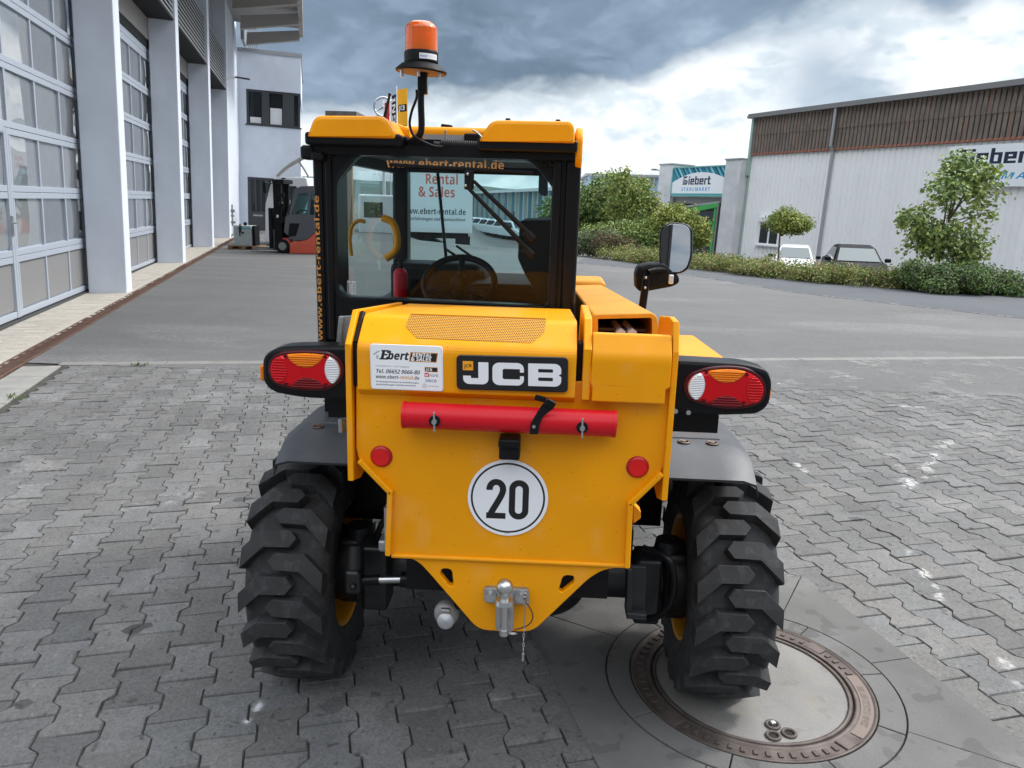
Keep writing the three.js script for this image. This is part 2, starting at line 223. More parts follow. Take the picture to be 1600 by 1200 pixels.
// paved yard of interlocking double-T blocks
const PW = 0.162, PL = 0.2325, MANHOLE = toYard(0.80, -2.585);
{
  const yard = base('paved_yard', [PO[0], 0, PO[1]], PYAW); tag(yard, 'paved yard of grey interlocking concrete blocks', null, null, 'structure');
  // stains, tyre scuffs and chalky scratches painted once for the whole yard
  const marks = [ // yard-frame polylines of the pale scrapes
    [[[7.832,9.805],[7.456,10.064],[7.108,10.357],[6.892,10.512],[6.689,10.602]], 0.07, 0.55], [[[7.539,7.836],[8.072,7.714],[8.742,7.557]], 0.025, 0.6], [[[6.025,11.453],[5.899,11.706],[5.731,12.026]], 0.03, 0.4], [[[7.091,10.032],[6.962,10.281],[6.78,10.612]], 0.05, 0.25],
    [[[2.911,11.891],[2.861,12.015],[2.806,12.142]], 0.010, 0.2], [[[2.036,10.101],[2.23,10.075],[2.447,9.896]], 0.12, 0.22], [[[8.129,8.787],[8.329,8.839],[8.558,8.974]], 0.06, 0.35], [[[6.276,10.09],[6.228,10.27]], 0.03, 0.4], [[[4.074,12.125],[4.031,12.138],[4.1,12.125]], 0.03, 0.4], [[[8.793,8.602],[9.494,8.468],[9.818,8.576]], 0.05, 0.3], [[[5.707,12.29],[5.544,12.55]], 0.04, 0.25], [[[4.983,11.935],[5.021,12.039],[5.089,11.847]], 0.08, 0.25]];
  const pattern = (x0, z0, S, N) => canvasTex(N, N, (c) => {
    const id = c.createImageData(N, N), k = S / N;
    for (let y = 0; y < N; y++) for (let x = 0; x < N; x++) {
      const X = x0 + x * k, Z = z0 + y * k, a = vnoise(X * 0.7, Z * 0.7, 3), b = fbm(X * 3.1, Z * 3.1, 5, 3), f = vnoise(X * 17, Z * 17, 8), sp = hash((X * 330) | 0, (Z * 330) | 0, 4), s2 = vnoise(X * 110, Z * 110, 21), s3 = vnoise(X * 45, Z * 45, 27);
      let l = 0.136 * (0.68 + 0.16 * a + 0.26 * b + 0.12 * f + 0.42 * (sp - 0.5) + 0.30 * (s2 - 0.5)) * (1 - 0.45 * step(0.86, 0.95, s3)) + 0.05 * step(0.9, 0.97, vnoise(X * 70 + 5, Z * 70, 33));
      l += 0.05 * step(0.63, 0.78, b) * sp; l *= 1 - 0.10 * step(0.68, 0.80, vnoise(X * 2.3 + 9, Z * 2.3, 13)) ;
      const o = (y * N + x) * 4; id.data[o] = lin2s(l * 1.005); id.data[o + 1] = lin2s(l * 1.005); id.data[o + 2] = lin2s(l * 1.0); id.data[o + 3] = 255;
    }
    c.putImageData(id, 0, 0);
    const px = (p) => [(p[0] - x0) / k, (p[1] - z0) / k]; seed = 777;
    for (let i = 0; i < S * S * 2.2; i++) { const r = (Math.pow(rnd(), 3) * 0.05 + 0.006) / k; c.fillStyle = 'rgba(22,22,24,' + rr(0.12, 0.5) + ')'; const cx = rnd() * N, cy = rnd() * N; c.beginPath(); for (let a = 0; a < 9; a++) { const t = a / 9 * 6.283, q = r * rr(0.6, 1.2); c.lineTo(cx + q * Math.cos(t) * 1.3, cy + q * Math.sin(t)); } c.fill(); }
    seed = 991;
    for (const [pts, w, al] of marks) for (let i = 1; i < pts.length; i++) for (let n = 0; n < 260; n++) { const t = rnd(), q = px([lerp(pts[i - 1][0], pts[i][0], t) + (rnd() + rnd() - 1) * w, lerp(pts[i - 1][1], pts[i][1], t) + (rnd() + rnd() - 1) * w]); if (fbm(q[0] * k * 14, q[1] * k * 14, 3, 2) < 0.50) continue; c.fillStyle = 'rgba(225,226,226,' + al * rr(0.08, 0.42) + ')'; c.beginPath(); c.ellipse(q[0], q[1], rr(0.004, 0.022) / k, rr(0.003, 0.01) / k, rnd() * 3, 0, 7); c.fill(); }
  });
  const mk = (x0, z0, S, N) => { const t = pattern(x0, z0, S, N); t.flipY = false; t.wrapS = t.wrapT = THREE.MirroredRepeatWrapping; t.repeat.set(1 / S, 1 / S); t.offset.set(-x0 / S, -z0 / S); return new THREE.MeshStandardMaterial({ map: t, vertexColors: true, roughness: 0.88, bumpMap: grain(4), bumpScale: 0.0022 }); };
  const near = mk(1.4, 8.6, 6.2, 2048), far = mk(0, 5.5, 15, 1280);
  const bed = slab([[0.28, 5.9], [17, 7.3], [17, 17], [0.28, 17]], -0.3, -0.012); tag(mesh('joint_bed', metre(bed), new THREE.MeshStandardMaterial({ map: mottle([0.05, 0.048, 0.042], 0.6, 3, 91), roughness: 1 }), yard), 'dark sand in the joints between the blocks');
  const a = PW / 2 + 0.0165, b = PW / 2 - 0.0165, h = PL / 2, q1 = h * 0.62, q2 = h * 0.36, j = 0.003;
  const outline = [[-a + j, -h + j], [a - j, -h + j], [a - j, -q1], [b - j, -q2], [b - j, q2], [a - j, q1], [a - j, h - j], [-a + j, h - j], [-a + j, q1], [-b + j, q2], [-b + j, -q2], [-a + j, -q1]];
  function paverGeo(cx, cz, tone, tilt, dy) {
    const n = outline.length, pos = [], col = [], uv = [], idx = [], put = (p, y) => { pos.push(cx + p[0], y + dy + p[0] * tilt[0] + p[1] * tilt[1], cz + p[1]); col.push(...tone); uv.push(cx + p[0], cz + p[1]); return pos.length / 3 - 1; };
    const ja = outline.map(() => [rr(-0.0022, 0.0022), rr(-0.0022, 0.0022), rnd() < 0.06 ? rr(0.85, 0.95) : 1]), top = outline.map((p, i) => put([(p[0] * 0.968 + ja[i][0]) * ja[i][2], (p[1] * 0.976 + ja[i][1]) * ja[i][2]], 0)), mid = outline.map((p) => put(p, -0.0055)), low = outline.map((p) => put(p, -0.02));
    for (const t of tri) idx.push(top[t[0]], top[t[1]], top[t[2]]);
    for (let i = 0; i < n; i++) { const k = (i + 1) % n; idx.push(top[i], top[k], mid[k], top[i], mid[k], mid[i], mid[i], mid[k], low[k], mid[i], low[k], low[i]); }
    const g = new THREE.BufferGeometry(); g.setAttribute('position', new THREE.Float32BufferAttribute(pos, 3)); g.setAttribute('color', new THREE.Float32BufferAttribute(col, 3)); g.setAttribute('uv', new THREE.Float32BufferAttribute(uv, 2)); g.setIndex(idx);
    const q = g.toNonIndexed(); q.computeVertexNormals(); return q;
  }
  const tri = THREE.ShapeUtils.triangulateShape(outline.map((p) => new THREE.Vector2(p[0], p[1])), []).map((t) => [t[0], t[2], t[1]]);
  camera.updateMatrixWorld(); const inv = camera.matrixWorldInverse.copy(camera.matrixWorld).invert();
  const all = []; seed = 4242;
  for (let k = -10; k < 90; k++) for (let i = -30; i < 24; i++) {
    const cx = 2.342 - PW / 2 + k * PW, cz = 11.97 + i * PL + (k & 1 ? PL / 2 : 0);
    if (cx < 0.66 || cx > 16.5 || cz < 6.02 + 0.081 * cx || cz > 16.4) continue;
    if (Math.abs(cx - MANHOLE[0]) < 0.62 && Math.abs(cz - MANHOLE[1]) < 0.58) continue;   // the slab lies over cut blocks
    const [wx, wz] = fromYard(cx, cz), p = V(wx, 0, wz).applyMatrix4(inv), d = -p.z, sx = Math.abs(p.x / d) / 0.661, sy = Math.abs(p.y / d) / 0.496;
    const t = 0.84 + 0.32 * rnd(), w = rr(-0.02, 0.02), dy = rr(-0.0035, 0.0015) - (rnd() < 0.04 ? 0.004 : 0), tl = [rr(-0.016, 0.016), rr(-0.012, 0.012)];
    const odd = rnd() < 0.05 ? 1.16 : 1;
    all.push({ cx, cz, tone: [t * odd * (1 + w), t * odd, t * odd * (1 - w)], tilt: tl, dy, size: d > 0.5 && sx < 1.06 && sy < 1.06 && !(wz < -2.2 && Math.abs(wx + 0.09) < 0.5) ? 1 / (d * d * d) : 0 });
  }
  all.sort((p, q) => q.size - p.size);
  const rest = [[], []];
  const isNear = (o) => o.cx > 1.5 && o.cx < 7.5 && o.cz > 8.7;
  all.forEach((o, i) => { const g = paverGeo(o.cx, o.cz, o.tone, o.tilt, o.dy); if (i < 300) mesh('paver', g, isNear(o) ? near : far, yard); else rest[isNear(o) ? 0 : 1].push(g); });
  rest.forEach((l, i) => { const m = mesh(i ? 'far_pavers' : 'near_pavers', mergeGeometries(l), i ? far : near, yard); m.userData.kind = 'stuff'; });
  // pale kerb blocks along the asphalt and along the drain
  const kerb = [], emat = new THREE.MeshStandardMaterial({ map: mottle([0.27, 0.265, 0.25], 0.2, 1.5, 97), roughness: 0.92, bumpMap: grain(5), bumpScale: 0.002 }), kmat = new THREE.MeshStandardMaterial({ map: mottle([0.20, 0.198, 0.19], 0.2, 1.5, 93), roughness: 0.92, bumpMap: grain(5), bumpScale: 0.002 });
  for (let u = 0.6; u < 16.5; u += 1.0) { const g = metre(rbox(0.99, 0.2, 0.15, 0.006, 0, 0, 0)); const m = mesh('kerb_stone', g, kmat, yard); m.position.set(u + 0.5, -0.098 + rr(-0.002, 0.002), 6.0 + 0.081 * (u + 0.5)); m.rotation.y = -0.081; }
  for (let v = 6.15; v < 16; v += 0.5) { const m = mesh('edging_stone', metre(rbox(0.34, 0.2, 0.487, 0.006)), emat, yard); m.position.set(0.47, -0.098 + rr(-0.002, 0.002), v + 0.25); }
  // concrete surround of the manhole: four corner slabs, eight ring segments
  const [mx, mz] = MANHOLE, cm = new THREE.MeshStandardMaterial({ map: dataTex(1024, (x, y) => { const f = tfbm(x / 170, y / 170, 6, 95, 6), sp = hash(x, y, 2), st = step(0.66, 0.72, tfbm(x / 64, y / 64, 16, 97, 3)), pl = step(0.62, 0.8, tfbm(x / 128 + 2, y / 128, 8, 99, 5)) * sp; const l = 0.13 * (0.72 + 0.4 * f + 0.3 * (sp - 0.5)) * (1 - 0.22 * st) + 0.035 * pl; return [lin2s(l * 1.005), lin2s(l), lin2s(l * 0.99)]; }, 0.8), roughness: 0.9, bumpMap: grain(4), bumpScale: 0.003 });
  const R1 = 0.527, R0 = 0.44, A = 0.708;
  for (let s = 0; s < 4; s++) for (const half of [0, 1]) {
    const a0 = s * Math.PI / 2 - Math.PI / 4 + half * Math.PI / 4 + 0.003, a1 = a0 + Math.PI / 4 - 0.006, arc = ell(0, 0, R1 + 0.003, R1 + 0.003, a0, a1, 12), out = (t) => { const k = A / Math.max(Math.abs(Math.cos(t)), Math.abs(Math.sin(t))); return [k * Math.cos(t), k * Math.sin(t)]; };
    const pts = [...arc, out(a1), out((a0 + a1) / 2), out(a0)]; const m = mesh('surround_slab', metre(slab(pts, -0.06, 0, 0.002)), cm, yard); m.position.set(mx, 0.0045 + rr(-0.001, 0), mz);
  }
  for (let s = 0; s < 9; s++) { const a0 = s * Math.PI * 2 / 9 + 0.14, a1 = a0 + Math.PI * 2 / 9 - 0.01; const m = mesh('ring_segment', metre(slab([...ell(0, 0, R1 - 0.003, R1 - 0.003, a0, a1, 12), ...ell(0, 0, R0, R0, a1, a0, 12)], -0.06, 0.001, 0.003)), cm, yard); m.position.set(mx, 0.004 + rr(-0.001, 0.001), mz); }
}
// small pale apron blocks in front of the doors
{
  const ap = base('door_apron', [PO[0], 0, PO[1]], PYAW); tag(ap, 'pale block paving apron along the service hall doors', null, null, 'structure');
  const tones = [0.9, 1, 1.08, 0.96].map((t, i) => new THREE.MeshStandardMaterial({ map: mottle([0.40 * t, 0.375 * t, 0.335 * t], 0.14, 3, 101 + i), roughness: 0.92, bumpMap: grain(6), bumpScale: 0.0015 }));
  mesh('apron_bed', metre(bb(-0.75, 0.05, -0.3, -0.008, -26, 8)), std([0.12, 0.11, 0.1], 1), ap);
  const bg = metre(rbox(0.233, 0.06, 0.116, 0.004)); let n = 0; const rest = [];
  for (let v = 7.6; v > -19.5; v -= 0.12) for (let c = 0; c < 4; c++) {
    const row = Math.round((7.6 - v) / 0.12), u = -0.66 + c * 0.238 + (row & 1 ? 0.119 : 0) - 0.06; if (u > 0.02) continue;
    const y = -0.03 + rr(-0.002, 0.001);
    if (v < 6.2 && n < 300) { const m = mesh('apron_block', bg, tones[(rnd() * 4) | 0], ap); m.position.set(u, y, v); n++; } else { const g = bg.clone().translate(u, y, v); rest.push(g); }
  }
  mesh('apron_blocks_far', merge(rest), tones[1], ap).userData.kind = 'stuff';
  for (let v = 7.6; v > -22; v -= 0.6) mesh('border_stone', metre(rbox(0.085, 0.06, 0.592, 0.004, 0.012, -0.027, v - 0.3)), tones[1], ap);
  // rusty slotted drain
  const dr = base('drain_channel', [PO[0], 0, PO[1]], PYAW); tag(dr, 'rusty slotted drain channel between apron and yard', 'drain');
  mesh('channel', metre(bb(0.055, 0.275, -0.2, -0.02, -24, 8)), std([0.03, 0.02, 0.016], 1), dr);
  const bars = [bb(0.062, 0.082, -0.03, 0.002, -0.247, 0.247), bb(0.248, 0.268, -0.03, 0.002, -0.247, 0.247), bb(0.157, 0.173, -0.03, 0, -0.247, 0.247)];
  for (let k = 0; k < 16; k++) bars.push(bb(0.07, 0.26, -0.03, 0.0, -0.24 + k * 0.031, -0.24 + k * 0.031 + 0.017));
  const gg = metre(merge(bars)); for (let v = 7.7; v > -23; v -= 0.5) { const m = mesh('grating', gg, M.rust, dr); m.position.set(0, rr(-0.002, 0.001), v); }
}
// ---------------------------------------------------------------- manhole
{
  const [wx, wz] = [0.80, -2.585], t = base('manhole_cover', [wx, 0, wz], PYAW); tag(t, 'round concrete filled manhole cover in a rusty iron frame under the right rear tyre', 'manhole cover');
  const ring = lathe([[0.36, -0.05], [0.36, 0.004], [0.366, 0.006], [0.374, 0.006], [0.376, 0.001], [0.425, 0.001], [0.427, 0.006], [0.434, 0.006], [0.436, 0.003], [0.436, -0.05]], 96);
  const iron = new THREE.MeshStandardMaterial({ map: mottle([0.105, 0.086, 0.079], 0.5, 4, 111), roughness: 0.62, metalness: 0.45, bumpMap: grain(8), bumpScale: 0.001 });
  const frame = mesh('frame', metre(ring), iron, t), blocks = [];
  for (let k = 0; k < 64; k++) { const a = k / 64 * Math.PI * 2; const w = PYAW; const deg = ((a * 180 / Math.PI) % 360 + 360) % 360; if (deg > 298 && deg < 352) continue; if (k % 16 === 3) continue; blocks.push(rbox(0.024, 0.006, 0.016, 0.002, 0.4 * Math.cos(a), 0.003, -0.4 * Math.sin(a), 0, a, 0)); }
  mesh('raised_blocks', merge(blocks), iron, frame);
  for (const a of [-70, 20, 110, 200]) { const r = a * Math.PI / 180; mesh('frame_lug', metre(rbox(0.05, 0.008, 0.07, 0.003, 0.4 * Math.cos(r), 0.003, -0.4 * Math.sin(r), 0, r, 0)), iron, frame); }
  // cast lettering on the frame
  const txt = 'BUDERUS 1 D 400-5-1 Z 2.2.3 1997'; let k = 0;
  const lt = {}; for (const ch of '0123456789') lt[ch] = 1;
  const letters = canvasTex(1024, 64, (c, w, h) => { c.fillStyle = '#000'; c.fillRect(0, 0, w, h); c.fillStyle = '#fff'; c.font = 'bold 46px sans-serif'; c.textAlign = 'center'; c.fillText('2225-60-1 Z-2.3.5.2.2 1997 7303', w / 2, 48); }, false);
  const arc = new THREE.BufferGeometry(), pos = [], uv = [], n = 30; for (let i = 0; i <= n; i++) { const a = (-62 + 54 * i / n) * Math.PI / 180; pos.push(0.38 * Math.cos(a), 0.0035, -0.38 * Math.sin(a), 0.422 * Math.cos(a), 0.0035, -0.422 * Math.sin(a)); uv.push(i / n, 1, i / n, 0); } const ix = []; for (let i = 0; i < n; i++) { const o = i * 2; ix.push(o, o + 1, o + 3, o, o + 3, o + 2); }
  arc.setAttribute('position', new THREE.Float32BufferAttribute(pos, 3)); arc.setAttribute('uv', new THREE.Float32BufferAttribute(uv, 2)); arc.setIndex(ix); arc.computeVertexNormals();
  mesh('cast_lettering', arc, new THREE.MeshStandardMaterial({ color: L(0.17, 0.135, 0.12), roughness: 0.6, metalness: 0.4, bumpMap: letters, bumpScale: 0.004 }), frame);
  const cov = mesh('cover', metre(lathe([[0, -0.002], [0.338, -0.002], [0.342, -0.006], [0.342, -0.04]], 96)), new THREE.MeshStandardMaterial({ map: dataTex(1024, (x, y) => { const f = tfbm(x / 170, y / 170, 6, 113, 6), sp = hash(x, y, 2), st = step(0.68, 0.74, tfbm(x / 50, y / 50, 20, 117, 3)), ru = step(0.6, 0.8, tfbm(x / 100 + 3, y / 100, 10, 119, 4)); const l = 0.215 * (0.72 + 0.4 * f + 0.28 * (sp - 0.5)) * (1 - 0.12 * st); return [lin2s(l * (1 + 0.03 * ru)), lin2s(l * 0.985), lin2s(l * (0.95 - 0.06 * ru))]; }, 1.2), roughness: 0.9, bumpMap: grain(3), bumpScale: 0.003 }), t);
  mesh('cover_rim', metre(lathe([[0.339, -0.03], [0.339, 0.002], [0.345, 0.004], [0.355, 0.002], [0.356, -0.03]], 96)), iron, cov);
  const [hx, hz] = toYard(...[0.827,-2.308]).map((v, i) => v - MANHOLE[i]);
  const lob = []; for (const [a, b] of [[0, 0.03], [-0.03, -0.02], [0.03, -0.02]]) lob.push(new THREE.TorusGeometry(0.021, 0.006, 8, 20).rotateX(Math.PI / 2).translate(hx + a, 0.001, hz - b));
  const keys = mesh('lifting_key', merge(lob), iron, cov);
  mesh('key_hole', merge([[0, 0.03], [-0.03, -0.02], [0.03, -0.02]].map(([a, b]) => new THREE.CylinderGeometry(0.019, 0.019, 0.004, 18).translate(hx + a, -0.002, hz - b))), std([0.012, 0.01, 0.01], 0.9), cov);
  mesh('key_pin', rbox(0.018, 0.02, 0.016, 0.003, hx, 0.004, hz - 0.03), M.galv, cov);
}
// ---------------------------------------------------------------- service hall on the left
// both buildings stand plumb; the yard falls gently towards the drain, so they lean 1.8 degrees in the yard's frame
function plumb(name, pos, xAxis, yAxis, zAxis) { const g = base(name, pos); g.quaternion.setFromRotationMatrix(new THREE.Matrix4().makeBasis(V(...xAxis), V(...yAxis), V(...zAxis))); return g; }
const HALL = [[-7.2138, 0, -12.9691], [0.954841, -0.031674, -0.295425], [0.029413, 0.999494, -0.012097], [0.295659, 0.002862, 0.955289]];
{
  const h = plumb('service_hall', ...HALL); tag(h, 'long white rendered service hall with tall pillars and glazed sectional doors', 'hall');
  const zs = [6.3, 0, -6.38, -12.68, -18.6], T = [0.42, 0.42, 0.44, 0.48, 0.5];
  zs.forEach((z, i) => mesh('pillar', metre(rb(-0.6, 0, -0.12, 10.2, z - T[i], z, 0.02)), M.render, h));
  mesh('back_wall', metre(bb(-1.4, -0.765, -0.3, 10.2, -24, 13)), M.render, h);
  const paneGeo = (w, hh) => { const g = new THREE.PlaneGeometry(w, hh, 8, 6), p = g.attributes.position; for (let i = 0; i < p.count; i++) { const a = p.getX(i) / w * 2, b = p.getY(i) / hh * 2; p.setZ(i, 0.012 * (1 - a * a) * (1 - b * b)); } g.rotateY(Math.PI / 2); g.computeVertexNormals(); return g; };
  const pg = paneGeo(1.06, 0.63), solid = rbox(0.02, 0.60, 1.06, 0.004);
  const paneMats = [[0.20, 0.22, 0.24], [0.25, 0.27, 0.29], [0.16, 0.178, 0.195], [0.28, 0.30, 0.315]].map((c) => phy(c, 0.035, { ior: 1.75, clearcoat: 1, clearcoatRoughness: 0.02 }));
  const X = -0.68;
  zs.forEach((z, i) => {
    const zr = z - T[i], near = i === 0;                            // the door beyond each pillar starts at its far face
    if (i === 4) return;
    const z0 = zs[i + 1] - 0.6, z1 = z0 + 6.05, l0 = zs[i + 1] + 0.01, l1 = zr - 0.01;      // doors run behind the pillars
    const d = mesh('sectional_door', merge([bb(X - 0.06, X - 0.02, -0.02, 5.0, z0 + 0.12, z1 - 0.1)]), M.doorAlu, h), rails = [], n = 5, st = 0.09, W = z1 - z0 - 0.22 - 2 * st, pw = W / n;
    const y0 = 0.02, bottoms = [0.1, 0.91, 1.7, 2.49, 3.28, 4.07];
    rails.push(rb(X - 0.02, X + 0.025, y0, 0.1, z0 + 0.12, z1 - 0.1, 0.006));
    bottoms.forEach((b) => { const top = b === 4.07 ? 4.98 : b + 0.79; const a = b + 0.625; const mid = (a + top) / 2; rails.push(rb(X - 0.02, X + 0.025, a, mid - 0.003, z0 + 0.12, z1 - 0.1, 0.006), rb(X - 0.02, X + 0.025, mid + 0.003, top, z0 + 0.12, z1 - 0.1, 0.006)); });
    rails.push(rb(X - 0.02, X + 0.03, y0, 4.98, z0 + 0.12, z0 + 0.12 + st, 0.006), rb(X - 0.02, X + 0.03, y0, 4.98, z1 - 0.1 - st, z1 - 0.1, 0.006));
    for (let k = 1; k < n; k++) { const zz = z0 + 0.12 + st + k * pw; rails.push(rb(X - 0.02, X + 0.02, y0, 4.98, zz - 0.025, zz + 0.025, 0.006)); }
    if (i === 0) { for (const zz of [3.15, 4.25]) rails.push(rb(X - 0.01, X + 0.034, 0.02, 2.4, zz - 0.07, zz - 0.005, 0.005), rb(X - 0.01, X + 0.034, 0.02, 2.4, zz + 0.005, zz + 0.07, 0.005)); rails.push(rb(X - 0.01, X + 0.034, 2.34, 2.41, 3.2, 4.2, 0.005)); }
    mesh('door_rails', merge(rails), M.doorAlu, d);
    for (let k = 0; k < n; k++) bottoms.forEach((b, r) => {
      const zz = z0 + 0.12 + st + (k + 0.5) * pw, w = (pw - 0.05) / 1.06;
      const m = r === 0 ? mesh('door_panel', solid, M.doorPanel, d) : mesh('door_pane', pg, paneMats[(hash(i, k, r) * 4) | 0], d);
      m.position.set(X + (r === 0 ? -0.012 : -0.012), b + 0.315, zz); m.scale.z = w; if (r) m.rotation.z = (hash(i, k, r + 9) - 0.5) * 0.02; if (r) m.rotation.y = (hash(i, k, r + 19) - 0.5) * 0.02;
    });
    if (i === 0) { const hd = merge([rbox(0.02, 0.26, 0.035, 0.006, X + 0.045, 1.2, 3.2), cyl([X + 0.05, 1.24, 3.2], [X + 0.1, 1.24, 3.2], 0.01), cyl([X + 0.1, 1.24, 3.2], [X + 0.1, 1.24, 3.34], 0.011)]); mesh('door_handle', hd, M.steel, d); }
    mesh('door_gasket', merge([bb(X - 0.03, X + 0.06, -0.05, 5.15, z1 - 0.1, z1 - 0.003), bb(X - 0.03, X + 0.06, -0.05, 5.15, z0 + 0.003, z0 + 0.12), bb(X - 0.03, X + 0.05, 4.98, 5.15, z0 + 0.12, z1 - 0.1), bb(X - 0.05, X + 0.02, -0.03, 0.02, z0 + 0.12, z1 - 0.1)]), M.gasket, d);
    mesh('threshold', metre(bb(-0.74, -0.62, -0.05, 0.004, z0, z1)), M.dark, d);
    // louvre box above each door, glass band over it
    const lv = mesh('louvre_box', merge([bb(-0.62, -0.04, 5.62, 5.66, l0, l1), bb(-0.62, -0.1, 5.66, 7.0, l0, l1)]), M.gasket, h);
    for (let k = 0; k < 12; k++) { const s = mesh('louvre_slat', rbox(0.012, 0.095, l1 - l0, 0.004, 0, 0, 0), M.louvre, lv); s.position.set(-0.05, 5.72 + k * 0.112, (l0 + l1) / 2); s.rotation.z = 0.35; }
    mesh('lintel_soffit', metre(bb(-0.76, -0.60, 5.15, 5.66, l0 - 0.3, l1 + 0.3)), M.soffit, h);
    const gz = mesh('upper_glazing', bb(-0.5, -0.47, 7.0, 9.4, l0, l1), paneMats[3], h); for (let k = 1; k < 3; k++) mesh('mullion', bb(-0.5, -0.43, 7.0, 9.4, lerp(z0, z1, k / 3) - 0.03, lerp(z0, z1, k / 3) + 0.03), M.anth, gz);
  });
  mesh('end_wall', metre(bb(-1.15, -0.22, -0.12, 10.2, -26.1, -19.1)), M.render, h);
  mesh('pipe_stub', merge([cyl([-0.12, 0.9, -19.5], [0.1, 0.9, -19.5], 0.03), cyl([0.02, 0.5, -19.5], [0.02, 1.35, -19.5], 0.03), rbox(0.2, 0.12, 0.14, 0.02, 0.02, 1.1, -19.5), rbox(0.24, 0.1, 0.12, 0.02, 0.02, 0.65, -19.5)]), M.castGrey, h);
  // projecting roof with tapering beams
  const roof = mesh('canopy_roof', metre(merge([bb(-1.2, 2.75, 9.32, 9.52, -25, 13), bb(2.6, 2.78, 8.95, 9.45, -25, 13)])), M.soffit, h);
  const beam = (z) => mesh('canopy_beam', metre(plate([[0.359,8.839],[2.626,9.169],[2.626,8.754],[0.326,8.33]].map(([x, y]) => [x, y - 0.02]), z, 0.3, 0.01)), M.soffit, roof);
  for (const z of [-24.4, -21, -17.5]) beam(z);
  // small lattice box on the roof edge
  const lb = mesh('plant_screen', bb(0.1, 0.22, 8.5, 9.6, -26.2, -24.3), M.louvre, h); for (let k = 0; k < 5; k++) mesh('screen_bar', bb(0.3 + k * 0.09, 0.33 + k * 0.09, 8.45, 9.4, -26.05, -26.0), M.louvre, lb);
  for (let k = 0; k < 4; k++) mesh('screen_bar', bb(0.25, 0.75, 8.6 + k * 0.22, 8.63 + k * 0.22, -26.1, -26.07), M.louvre, lb);
}
{
  const l = plumb('wall_lamp', ...HALL); tag(l, 'slim black wall lamp on an arm high on the last pillar', 'wall lamp');
  mesh('arm', merge([cyl([0, 6.08, -18.8], [0.35, 6.13, -18.8], 0.02), rbox(0.04, 0.16, 0.12, 0.01, 0.02, 6.08, -18.8)]), M.white, l); mesh('lamp_head', rbox(0.55, 0.05, 0.2, 0.02, 0.55, 6.13, -18.8, 0, 0, -0.06), M.black, l);
}
{
  const o = plumb('office_block', ...HALL); tag(o, 'white two storey office block at the end of the service hall', 'building');
  const Z = -26.23;
  mesh('wall', metre(plate([[-0.22, -0.2], [2.66, -0.2], [2.66, 5.06], [0.16, 5.06], [0.16, 6.66], [2.66, 6.66], [2.66, 8.3], [-0.22, 8.3]], Z, 0.3, 0, [[[0.161, -0.05], [0.161, 2.63], [1.45, 2.63], [1.45, -0.05]]])), M.render, o);
  mesh('side_wall', metre(merge([bb(2.36, 2.655, -0.2, 5.06, Z - 9, Z - 0.3), bb(2.36, 2.655, 6.66, 8.3, Z - 9, Z - 0.3)])), M.render, o);
  mesh('floor_slab', metre(merge([bb(-0.2, 2.36, 4.8, 5.0, Z - 9, Z - 0.3), bb(-0.2, 2.36, 6.75, 6.9, Z - 9, Z - 0.3), bb(-0.2, 2.36, -0.2, -0.02, Z - 9, Z - 0.3), bb(-0.2, 0, 0, 8, Z - 9.2, Z - 9), bb(0, 2.36, 0, 8, Z - 9.2, Z - 9)])), M.render, o);
  mesh('roof_edge', metre(bb(-0.24, 2.72, 8.3, 8.46, Z - 9, Z + 0.05)), M.louvre, o);
  const w = mesh('window_band', merge([bb(0.16, 2.62, 5.06, 5.14, Z - 0.2, Z - 0.03), bb(0.16, 2.62, 6.56, 6.66, Z - 0.2, Z - 0.03), bb(0.16, 0.26, 5.14, 6.56, Z - 0.2, Z - 0.04), bb(0.86, 1.2, 5.14, 6.56, Z - 0.2, Z - 0.04), bb(1.82, 2.34, 5.14, 6.56, Z - 0.2, Z - 0.04), bb(2.54, 2.63, 5.1, 6.6, Z - 0.24, Z - 0.05), bb(0.1, 2.7, 5.02, 5.08, Z - 0.1, Z + 0.04)]), M.anth, o);
  mesh('pane', bb(0.26, 0.86, 5.14, 6.56, Z - 0.14, Z - 0.12), M.glassDark, w); mesh('pane', bb(1.2, 1.82, 5.14, 6.56, Z - 0.14, Z - 0.12), M.glassDark, w); mesh('pane', bb(2.34, 2.54, 5.14, 6.56, Z - 0.14, Z - 0.12), M.glassDark, w);
  mesh('side_pane', bb(2.55, 2.58, 5.06, 6.66, Z - 6, Z - 0.25), M.glassDark, w); mesh('white_blind', bb(1.24, 1.78, 5.15, 5.9, Z - 0.118, Z - 0.112), M.white, w); mesh('white_blind', bb(0.32, 0.82, 5.15, 5.42, Z - 0.118, Z - 0.112), M.white, w);
  const d = mesh('entrance_door', merge([bb(0.165, 1.445, 2.53, 2.625, Z - 0.2, Z - 0.05), bb(0.165, 0.3, -0.02, 2.53, Z - 0.2, Z - 0.05), bb(0.98, 1.1, -0.02, 2.53, Z - 0.2, Z - 0.05), bb(1.3, 1.445, -0.02, 2.53, Z - 0.2, Z - 0.05), bb(0.3, 0.98, -0.02, 1.0, Z - 0.2, Z - 0.07), bb(0.5, 0.56, 1.0, 2.53, Z - 0.2, Z - 0.07), bb(0.76, 0.8, 1.0, 2.53, Z - 0.2, Z - 0.07)]), M.anth, o);
  mesh('pane', bb(0.3, 0.98, 1.0, 2.53, Z - 0.16, Z - 0.14), M.glassDark, d); mesh('pane', bb(1.1, 1.3, 0, 2.53, Z - 0.16, Z - 0.14), M.glassDark, d); mesh('letter_slot', bb(0.4, 0.85, 0.78, 0.86, Z - 0.075, Z - 0.06), M.galv, d);
  mesh('door_step', metre(rb(0.1, 2.4, -0.2, 0.02, Z, Z + 0.9, 0.01)), M.concrete, o);
}
